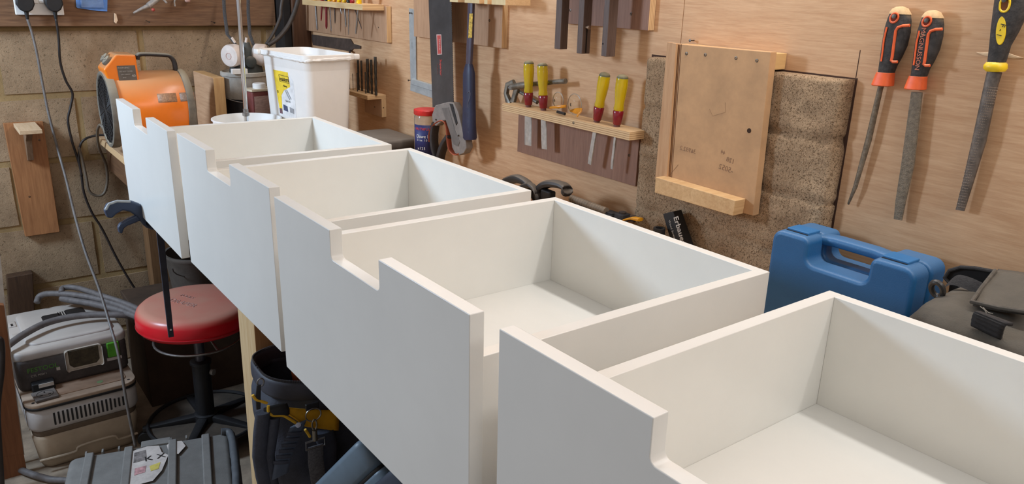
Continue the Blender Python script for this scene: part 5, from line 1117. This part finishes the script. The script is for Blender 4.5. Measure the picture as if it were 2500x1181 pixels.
pipe('suction_hose', 'grey hose loop lying on the back of the extractor, upper strand', 'hose', hz_([(150, 712, 0.42), (156, 702, 0.425), (190, 703, 0.425), (250, 722, 0.42), (310, 742, 0.41), (360, 765, 0.40)]), 0.0092, M_HO, n=14)
pipe('suction_hose', 'short grey hose strand between the two loops', 'hose', hz_([(150, 728, 0.395), (180, 734, 0.395), (230, 742, 0.395), (290, 757, 0.39), (340, 775, 0.385)]), 0.0105, M_HO, n=14)
pipe('floor_hose', 'grey hose on the floor at the bottom left corner', 'hose', hz_([(-40, 1060, 0.014), (5, 1112, 0.014), (50, 1146, 0.014), (110, 1167, 0.014), (150, 1172, 0.014), (260, 1175, 0.014)]), 0.0098, M_HO, n=14)
pipe('floor_hose', 'black hose hanging down the left margin beside the brown board', 'hose', P3([(-20, 840, 1.30), (2, 830, 1.30), (4, 900, 1.30), (-6, 1000, 1.30), (0, 1120, 1.30), (4, 1185, 1.3)]), 0.008, M_CABB)

# red stool
sx_, sy_ = 0.186, 1.275
t = thing('shop_stool', 'round red padded swivel stool under the drawers, seat dusty and printed', 'stool', (sx_, sy_, 0))
M_SEAT = mat('red_vinyl', (216, 28, 40), 0.32, n=(10, 0.05), dust=((196, 138, 118), 1.0))
st_ = MB().lathe([(0.150, 0.404), (0.166, 0.407), (0.172, 0.416), (0.1735, 0.432), (0.173, 0.450), (0.168, 0.464), (0.158, 0.473), (0.14, 0.477), (0.01, 0.479)], (0, 0, 0), n=64).build('seat', M_SEAT, t, smooth=60)
MB().tube([(0.173*math.cos(a), 0.173*math.sin(a), 0.419) for a in [2*PI*k/56 for k in range(56)]], 0.0022, 6, closed=True).build('seat_seam', mat('red_piping', (180, 24, 34), 0.4), st_)
for tx, dx, dy, sz in (('DRAPER', -0.035, 0.0, 0.030), ('TOOLS', -0.01, 0.045, 0.018)):
    M = Matrix.Translation((dx, dy, 0.4788)) @ Matrix.Rotation(R(-62), 4, 'Z'); MB().text(tx, sz, M, ext=0.0006).build('seat_lettering', mat('faded_print', (176, 136, 124), 0.7), st_, smooth=0)
MB().lathe([(0.05, 0.385), (0.06, 0.398), (0.06, 0.405)], (0, 0, 0), n=24).build('seat_plate', M_DKMETAL, t)
rg_ = MB().tube([(0.130*math.cos(a), 0.130*math.sin(a), 0.352) for a in [2*PI*k/48 for k in range(48)]], 0.0038, 8, closed=True).build('handle_ring', M_STEEL, t)
for a in (40, 160, 280): MB().tube([(0.130*math.cos(R(a)), 0.130*math.sin(R(a)), 0.352), (0.05*math.cos(R(a)), 0.05*math.sin(R(a)), 0.392)], 0.004, 8).build('ring_spoke', M_STEEL, rg_)
MB().cyl((0, 0, 0.26), (0, 0, 0.392), 0.0155, n=24).build('gas_lift', mat('lift_steel', (110, 110, 118), 0.3, 0.8), t)
MB().lathe([(0.028, 0.08), (0.028, 0.262), (0.033, 0.264), (0.033, 0.272), (0.026, 0.276)], (0, 0, 0), n=28).build('column_sleeve', M_BLACK, t, smooth=40)
MB().lathe([(0.036, 0.06), (0.036, 0.085), (0.030, 0.088)], (0, 0, 0), n=28).build('hub', M_BLACK, t)
MB().cyl((0.024, -0.022, 0.235), (0.030, -0.030, 0.235), 0.010, n=16).build('lock_knob', mat('knob_grey', (130, 126, 120), 0.5), t)
for k in range(5):
    a = R(72*k+20); d = Vector((math.cos(a), math.sin(a), 0))
    MB().loft([(d*0.03+Vector((0, 0, 0.072)), Vector((-d.y, d.x, 0))*0.016, (0, 0, 0.012)), (d*0.19+Vector((0, 0, 0.058)), Vector((-d.y, d.x, 0))*0.011, (0, 0, 0.008))], 10, 4).build('leg', M_BLACK, t)
    c_ = d*0.185
    MB().cyl(c_+Vector((-d.y, d.x, 0))*0.010+Vector((0, 0, 0.0245)), c_-Vector((-d.y, d.x, 0))*0.010+Vector((0, 0, 0.0245)), 0.0245, n=20).build('caster', M_BLACK, t, bev=0.003)
g = MB(); g.tube([(0.175*math.cos(a), 0.175*math.sin(a), 0.066) for a in [2*PI*k/56 for k in range(56)]], 0.006, 8, closed=True); g.build('base_ring', M_BLACK, t)
MB().lathe([(0.01, 0.058), (0.172, 0.058), (0.172, 0.061), (0.01, 0.061)], (0, 0, 0), n=56).build('tray', mat('dusty_tray', (72, 62, 52), 0.8, n=(14, 0.25)), t)

# clamp hanging at the bench end
t = thing('bar_clamp', 'slate blue quick-release bar clamp hanging below the farthest drawer front', 'clamp', (0.045, 0.995, 0.85))
M_SLATE = mat('slate_plastic', (56, 66, 86), 0.5, n=(30, 0.1)); M_BARM = mat('clamp_bar', (66, 68, 80), 0.45, 0.3)
Y_ = 0.985
cp = lambda P: [W3(x, y, Y=Y_) for x, y in P]
MB().prism(cp([(371, 470), (390, 470), (425, 822), (412, 824)]), (0, 0.006, 0)).build('bar', M_BARM, t, world=True, bev=0.0006)
MB().cyl(W3(417, 805, Y=Y_-0.001), W3(417, 805, Y=Y_+0.007), 0.0028, n=10).build('stop_pin', M_STEEL, t, world=True)
MB().prism(cp([(262, 500), (285, 492), (322, 492), (345, 500), (372, 540), (392, 560), (372, 562), (352, 552), (335, 530), (318, 518), (300, 514), (284, 524), (274, 534), (262, 532), (255, 516)]), (0, 0.022, 0)).build('handle', M_SLATE, t, world=True, bev=0.005, seg=3)
MB().tube(cp([(258, 512), (266, 498), (286, 491), (318, 492)]), 0.0035, 8).build('pale_edge', mat('pale_edge', (176, 178, 176), 0.5), t, world=True)
MB().prism(cp([(288, 556), (293, 547), (312, 536), (334, 526), (346, 538), (330, 545), (312, 552), (303, 558), (299, 572), (291, 569)]), (0, 0.016, 0)).build('trigger', M_SLATE, t, world=True, bev=0.004, seg=3)
MB().prism(cp([(352, 540), (385, 532), (405, 560), (398, 572), (372, 560), (356, 556)]), (0, 0.024, 0)).build('housing', M_SLATE, t, world=True, bev=0.003)
a = W3(380, 480, Y=Y_)
MB().bx((a.x-0.008, Y_-0.006, ZB-0.046), (0.12, Y_+0.014, ZB-0.026)).build('jaw', M_SLATE, t, world=True, bev=0.003)

# grey rugged case at the bottom
pc = W3(345, 1090, Z=0.21)
t = thing('rugged_case', 'ribbed grey rugged case with torn stickers lying on the floor in front', 'case', (-0.085, 0.80, 0), R(-15))
M_PEL = mat('rugged_grey', (120, 118, 114), 0.6, n=(24, 0.08), bump=(300, 0.15))
w2, d2, h2 = 0.40, 0.34, 0.215
MB().rbox((0, 0, 0.075), (w2-0.02, d2-0.02, 0.15), 0.03, taper=0.96).build('case_base', M_PEL, t, smooth=50)
MB().rbox((0, 0, 0.180), (w2, d2, 0.060), 0.025, er=0.012).build('case_lid', M_PEL, t, smooth=50)
for u in (-0.150, -0.055, 0.055, 0.140):
    MB().box((u, 0, h2-0.001), (0.022, d2-0.012, 0.012)).build('lid_rib', M_PEL, t, bev=0.004)
for u in (-0.16, -0.12, -0.08, 0.0, 0.05, 0.09): MB().box((u, d2/2+0.002, h2-0.010), (0.005, 0.016, 0.020)).build('edge_fin', M_PEL, t, bev=0.001)
MB().box((0.012, d2/2+0.0, h2-0.006), (0.075, 0.03, 0.014)).build('hinge', M_PEL, t, bev=0.003)
for v in (-0.05, 0.09):
    MB().rbox((w2/2+0.010, v, 0.170), (0.024, 0.11, 0.075), 0.008).build('latch', mat('rugged_dark', (86, 90, 94), 0.55), t, smooth=50)
MB().tube(smooth_path([Vector((w2/2-0.018, 0.165, h2+0.0)), Vector((w2/2+0.006, 0.15, h2-0.004)), Vector((w2/2+0.010, 0.0, h2-0.006)), Vector((w2/2+0.006, -0.12, h2-0.004))], 5), 0.011, 10).build('side_grip', MATS['rugged_dark'], t)
def sticker(name, P, m, z=h2+0.0006): MB().prism([Vector((x, y, z)) for x, y in P], (0, 0, 0.0006)).build(name, m, t, smooth=0)
MW = mat('torn_paper', (196, 186, 178), 0.7, n=(30, 0.12))
sticker('sticker', [(-0.045, 0.14), (-0.01, 0.152), (0.02, 0.146), (0.028, 0.11), (0.045, 0.09), (0.03, 0.02), (0.01, -0.02), (-0.045, -0.03)], MW, h2-0.0008+0.0012)
sticker('sticker', [(0.040, 0.14), (0.052, 0.155), (0.078, 0.15), (0.088, 0.12), (0.070, 0.085), (0.046, 0.10)], MW, h2+0.0012)
sticker('sticker', [(-0.040, 0.128), (-0.012, 0.134), (-0.008, 0.085), (-0.040, 0.078)], mat('sticker_dark', (128, 120, 116), 0.7, n=(90, 0.4)), h2+0.0012)
sticker('sticker', [(0.0, 0.05), (0.026, 0.06), (0.022, 0.03), (0.004, 0.025)], mat('sticker_yel', (206, 190, 96), 0.7), h2+0.0012)
sticker('sticker', [(-0.035, 0.05), (-0.008, 0.055), (-0.01, 0.025), (-0.035, 0.018)], mat('sticker_pink', (186, 140, 140), 0.7, n=(90, 0.3)), h2+0.0012)
MB().text('K X', 0.032, Matrix.Translation((0.012, 0.088, h2+0.0020)) @ Matrix.Rotation(R(6), 4, 'Z')).build('sticker_lettering', M_INK, t, smooth=0)

# ------------------------------------------------------------------ under the bench
# open tool holdall standing on the lower shelf
ZS = 0.38
t = thing('tool_holdall', 'open black and yellow tool holdall on the shelf below the bench, strap clip hanging', 'bag', (0.222, 0.285, ZS), R(-4))
M_HB = mat('navy_black_cloth', (58, 62, 74), 0.7, n=(20, 0.2), bump=(260, 0.3)); M_HY = mat('yellow_cloth', (206, 150, 22), 0.7, n=(30, 0.1))
YF = 0.172
hp = lambda x, y, Y=YF: loc(t, W3(x, y, Y=Y))
g = MB(); secs = []
zz = [0.0, 0.05, 0.11, 0.17, 0.22, 0.26, 0.285]
for i, z in enumerate(zz):
    k = [0.92, 1.0, 1.04, 1.03, 1.0, 0.97, 0.95][i]; secs.append((Vector((0.006*math.sin(i), 0, z)), Vector((0.172*k, 0, 0)), Vector((0, 0.108*k, 0))))
g.loft(secs, 44, 3.6, cap=False); g.sub(2)
for v in g.b.verts:
    fold = math.sin(v.co.x*62+v.co.z*26)*0.0045+math.sin(v.co.x*31-v.co.z*40)*0.003
    v.co += noise.noise_vector(v.co*13)*0.010+Vector((0, -fold, 0))*min(1, v.co.z*8)
o = g.build('bag_body', M_HB, t, smooth=80); md = o.modifiers.new('t', 'SOLIDIFY'); md.thickness = 0.004
MB().rbox((0, 0, 0.006), (0.30, 0.19, 0.012), 0.04).build('bag_base', M_BLACK, t)
sup = lambda a, rx, ry, z: Vector((rx*math.copysign(abs(math.cos(a))**0.6, math.cos(a)), ry*math.copysign(abs(math.sin(a))**0.6, math.sin(a)), z))
zr_ = lambda a: 0.300+0.006*math.sin(2*a+0.6)
bd = MB().loft([(sup(2*PI*k/48, 0.170, 0.108, zr_(2*PI*k/48)), Vector((0, 0, 0.020)), Vector((0.006*math.cos(2*PI*k/48), 0.006*math.sin(2*PI*k/48), 0))) for k in range(49)], 12, 3, cap=False).build('mouth_band', mat('mouth_black', (58, 60, 70), 0.6, n=(30, 0.15)), t, smooth=80)
g = MB()
for i in range(220):
    a = 2*PI*i/220; g.box(sup(a, 0.171, 0.109, zr_(a)+0.021), (0.0020, 0.0026, 0.005))
o = g.build('zip_teeth', mat('zip_dark', (86, 84, 86), 0.4, 0.4), bd, smooth=0); o['kind'] = 'stuff'
# zip pull at the left corner
MB().tube([hp(634, 930)+Vector((0.006*math.cos(a_), -0.006, 0.008*math.sin(a_))) for a_ in [2*PI*k/14 for k in range(14)]], 0.0016, 6, closed=True).build('zip_pull', M_STEEL, t)
MB().loft([(hp(632, 940, 0.162), (0.004, 0, 0), (0, 0.002, 0)), (hp(630, 965, 0.16), (0.005, 0, 0), (0, 0.002, 0)), (hp(631, 998, 0.16), (0.004, 0, 0), (0, 0.002, 0))], 8, 4).build('zip_tab', M_BLACK, t)
# yellow lining hanging out under the band
P = [[(685, 990), (700, 994), (735, 1000), (770, 1000), (830, 1002)], [(692, 1002), (712, 1012), (740, 1026), (775, 1034), (828, 1040)], [(700, 1006), (728, 1024), (752, 1042), (790, 1048), (826, 1050)]]
g = MB(); g.faces([hp(x, y, 0.165-0.003*i) for i, r_ in enumerate(P) for x, y in r_], [(i*5+j, i*5+j+1, i*5+j+6, i*5+j+5) for i in range(2) for j in range(4)]); g.sub(3)
for v in g.b.verts: v.co += noise.noise_vector(v.co*40)*0.002
o = g.build('yellow_lining', M_HY, t, smooth=80); md = o.modifiers.new('t', 'SOLIDIFY'); md.thickness = 0.003
for P in ([(655, 990), (656, 1006), (668, 1014), (690, 1014), (706, 1022), (722, 1032)], [(617, 964), (624, 974), (634, 978), (652, 984)], [(745, 1048), (752, 1058), (757, 1066)]):
    MB().tube(smooth_path([hp(x, y, 0.160) for x, y in P], 5), 0.0028, 8).build('yellow_piping', mat('piping_yellow', (216, 168, 40), 0.6), t)
# open black pocket behind the piping
MB().loft([(hp(672, 990, 0.166), (0.022, 0, 0), (0, 0.004, 0)), (hp(676, 1006, 0.163), (0.024, 0, 0), (0, 0.006, 0)), (hp(684, 1016, 0.163), (0.018, 0, 0), (0, 0.004, 0))], 14, 3).build('pocket_mouth', M_BLACK, t, smooth=70)
# hanging folds of the two side pockets
for P, w3 in (([(642, 1006), (636, 1060), (634, 1110), (642, 1160), (660, 1230)], 0.014), ([(670, 1018), (664, 1060), (656, 1110), (662, 1160), (676, 1230)], 0.011), ([(790, 1052), (800, 1085), (800, 1150), (800, 1230)], 0.020)):
    MB().loft([(hp(x, y, 0.164), (w3, 0, 0), (0, 0.010, 0)) for x, y in P], 14, 2.2).build('pocket_fold', M_HB, t, smooth=80)
# strip with elastic loops and a rivet
cs = [(728, 1035), (716, 1065), (704, 1095), (690, 1125), (684, 1160)]
sp = MB().loft([(hp(x, y, 0.150), (0.0165, 0, 0.004), (0, 0.0035, 0)) for x, y in cs], 10, 4).build('tool_strip', mat('strip_blue_grey', (74, 84, 100), 0.75, n=(30, 0.15)), t, smooth=70)
for i in range(6):
    c0 = hp(719-6.6*i, 1058+14*i, 0.145)
    MB().loft([(c0+Vector((dx, -0.002*math.cos(dx/0.014*PI/2), -dx*0.25)), (0, 0, 0.0036), (0, 0.0014, 0)) for dx in (-0.014, -0.007, 0, 0.007, 0.014)], 8, 4).build('elastic_loop', M_HB, sp, smooth=70)
MB().lathe([(0.0055, 0), (0.005, 0.0015), (0.0015, 0.002)], hp(728, 1037, 0.146), (0, -1, 0), 18).build('rivet', mat('rivet_white', (206, 206, 216), 0.3, 0.3), sp)
# ring, swivel clip and hanging strap
c_ = hp(765, 1012, 0.150); mpp = (hp(766, 1012, 0.150)-c_).length
MB().box(c_+Vector((0, 0.004, 0.016)), (0.026, 0.006, 0.014)).build('ring_tab', M_BLACK, t, bev=0.002)
MB().tube([c_+Vector((0.0150*math.cos(a), 0, 0.0135*math.sin(a))) for a in [2*PI*k/24 for k in range(24)]], 0.0013, 8, closed=True).build('steel_ring', M_STEEL, t)
MB().tube([c_+Vector((0.0045*math.cos(a), -0.003, -0.020+0.011*math.sin(a))) for a in [2*PI*k/20 for k in range(20)]], 0.0018, 8, closed=True).build('swivel_hook', mat('hook_brass', (150, 142, 126), 0.35, 0.8), t)
MB().cyl(c_+Vector((0, -0.003, -0.032)), c_+Vector((0, -0.003, -0.054)), 0.0045, 0.005, 12).build('swivel_post', MATS['hook_brass'], t)
bk_ = MB().tube([c_+Vector((0.0185*sx, -0.003, sz)) for sx, sz in ((-1, -0.054), (1, -0.054), (1, -0.070), (-1, -0.070))], 0.0021, 8, closed=True).build('strap_buckle', M_STEEL, t)
g = MB(); g.loft([(c_+Vector((dx, dy, dz)), (0.0155, 0, 0), (0, 0.0014, 0)) for dx, dy, dz in ((0, -0.003, -0.066), (-0.002, -0.006, -0.10), (0.0, -0.008, -0.13), (0.004, -0.004, -0.160), (0.016, 0.0, -0.172), (0.032, 0.0, -0.172))], 8, 5); g.build('hanging_strap', mat('strap_grey', (92, 92, 96), 0.85, n=(260, 0.25)), t, smooth=60)
# orange tool handle sticking up inside
t2 = thing('orange_tool', 'dull orange tool handle showing inside the open holdall', 'tool', (0.150, 0.29, 0.393))
MB().tube(smooth_path([(-0.01, 0.0, 0.0), (0.0, 0.02, 0.15), (0.0, 0.05, 0.30), (-0.01, 0.06, 0.36)], 5), [0.018]*16, 14).build('handle', mat('burnt_orange', (150, 66, 24), 0.5, n=(20, 0.2)), t2)

# two slate power-tool cases on the shelf
def slate_case(label, a, b, wv, seed, m):
    """long rounded case edge seen from above: a, b ends of its upper edge"""
    a, b = Vector(a), Vector(b); d = (b-a); L = d.length; d.normalize()
    side = Vector((d.y, -d.x, 0)).normalized(); upv = side.cross(d)
    if upv.z < 0: upv = -upv
    rot = Matrix((d, side, upv)).transposed(); c = (a+b)/2-upv*0.045
    t = thing('tool_case', label, 'case', tuple(c), 0, 'slate grey cases below the bench', rot=rot)
    MB().rbox((0, 0, 0.018), (L, wv, 0.056), 0.018, er=0.010).build('case_lid', m, t, smooth=50)
    MB().rbox((0, 0, -0.040), (L, wv, 0.054), 0.018, er=0.006).build('case_base', m, t, smooth=50)
    MB().rbox((0, 0, -0.0115), (L-0.004, wv-0.004, 0.006), 0.018).build('seam', M_BLACK, t)
    MB().rbox((-L*0.1, 0, 0.0455), (0.075, wv*0.45, 0.004), 0.012).build('latch_recess', mat('slate_dark', (72, 82, 92), 0.5), t)
    return t
M_SL = mat('slate_case', (104, 122, 136), 0.45, n=(20, 0.06)); M_SLD = mat('slate_case_dark', (56, 64, 78), 0.5, n=(20, 0.08))
slate_case('slate blue tool case leaning at the foot of the black holdall', W3(765, 1196, Y=0.08), W3(905, 1056, Y=-0.06), 0.07, 1, M_SL)
slate_case('darker slate tool case at the bottom edge, right of its lighter twin', W3(875, 1228, Y=-0.06), W3(1005, 1118, Y=-0.21), 0.07, 2, M_SLD)
for lab, y0_, y1_, zt_ in (('low brown box on the shelf carrying the lighter slate case', -0.09, 0.135, 0.471), ('brown box on the shelf carrying the darker slate case', -0.33, -0.10, 0.514)):
    t = thing('crate', lab, 'box', (0.24, (y0_+y1_)/2, 0.38)); m_ = mat('brown_box', (112, 84, 60), 0.8, n=(14, 0.2))
    MB().bx((0.105, y0_, 0.38), (0.38, y1_, zt_-0.016)).build('box', m_, t, bev=0.003, world=True); MB().bx((0.102, y0_-0.003, zt_-0.016), (0.383, y1_+0.003, zt_)).build('lid', m_, t, bev=0.003, world=True)
# dark boxes and bin further under the bench
for nm, lab, cat, a, b, m in (('crate', 'dark brown box on the floor behind the red stool', 'box', (0.08, 1.56, 0.0), (0.40, 1.86, 0.34), mat('cardboard_dark', (74, 56, 42), 0.85, n=(14, 0.15))),
        ('crate', 'dark blue box under the bench right of the stool post', 'box', (0.42, 1.0, 0.0), (0.68, 1.4, 0.36), mat('dark_blue_box', (34, 44, 62), 0.6)), ('crate', 'black box deep under the bench behind the holdall', 'box', (0.45, 0.45, 0.0), (0.8, 0.88, 0.52), mat('black_box', (34, 30, 30), 0.7))):
    t = thing(nm, lab, cat, ((a[0]+b[0])/2, (a[1]+b[1])/2, a[2]))
    MB().bx(a, (b[0], b[1], b[2]-0.02)).build('box', m, t, bev=0.004, world=True); MB().bx((a[0]-0.004, a[1]-0.004, b[2]-0.02), (b[0]+0.004, b[1]+0.004, b[2])).build('lid', m, t, bev=0.004, world=True)
t = thing('grey_bucket', 'dark grey round bucket glimpsed behind the red stool seat', 'bucket', (0.30, 1.62, 0.34))
MB().lathe([(0.09, 0), (0.11, 0.17), (0.115, 0.175), (0.115, 0.185), (0.106, 0.185), (0.088, 0.01)], (0, 0, 0), n=36).build('pail', mat('bucket_grey', (96, 88, 80), 0.6), t, smooth=50)
MB().tube([(0.113*math.cos(a), 0.113*math.sin(a)*0.3-0.1, 0.17-0.06*math.sin(a)) for a in [PI*k/12 for k in range(13)]], 0.002, 6).build('wire_handle', M_STEEL, t)
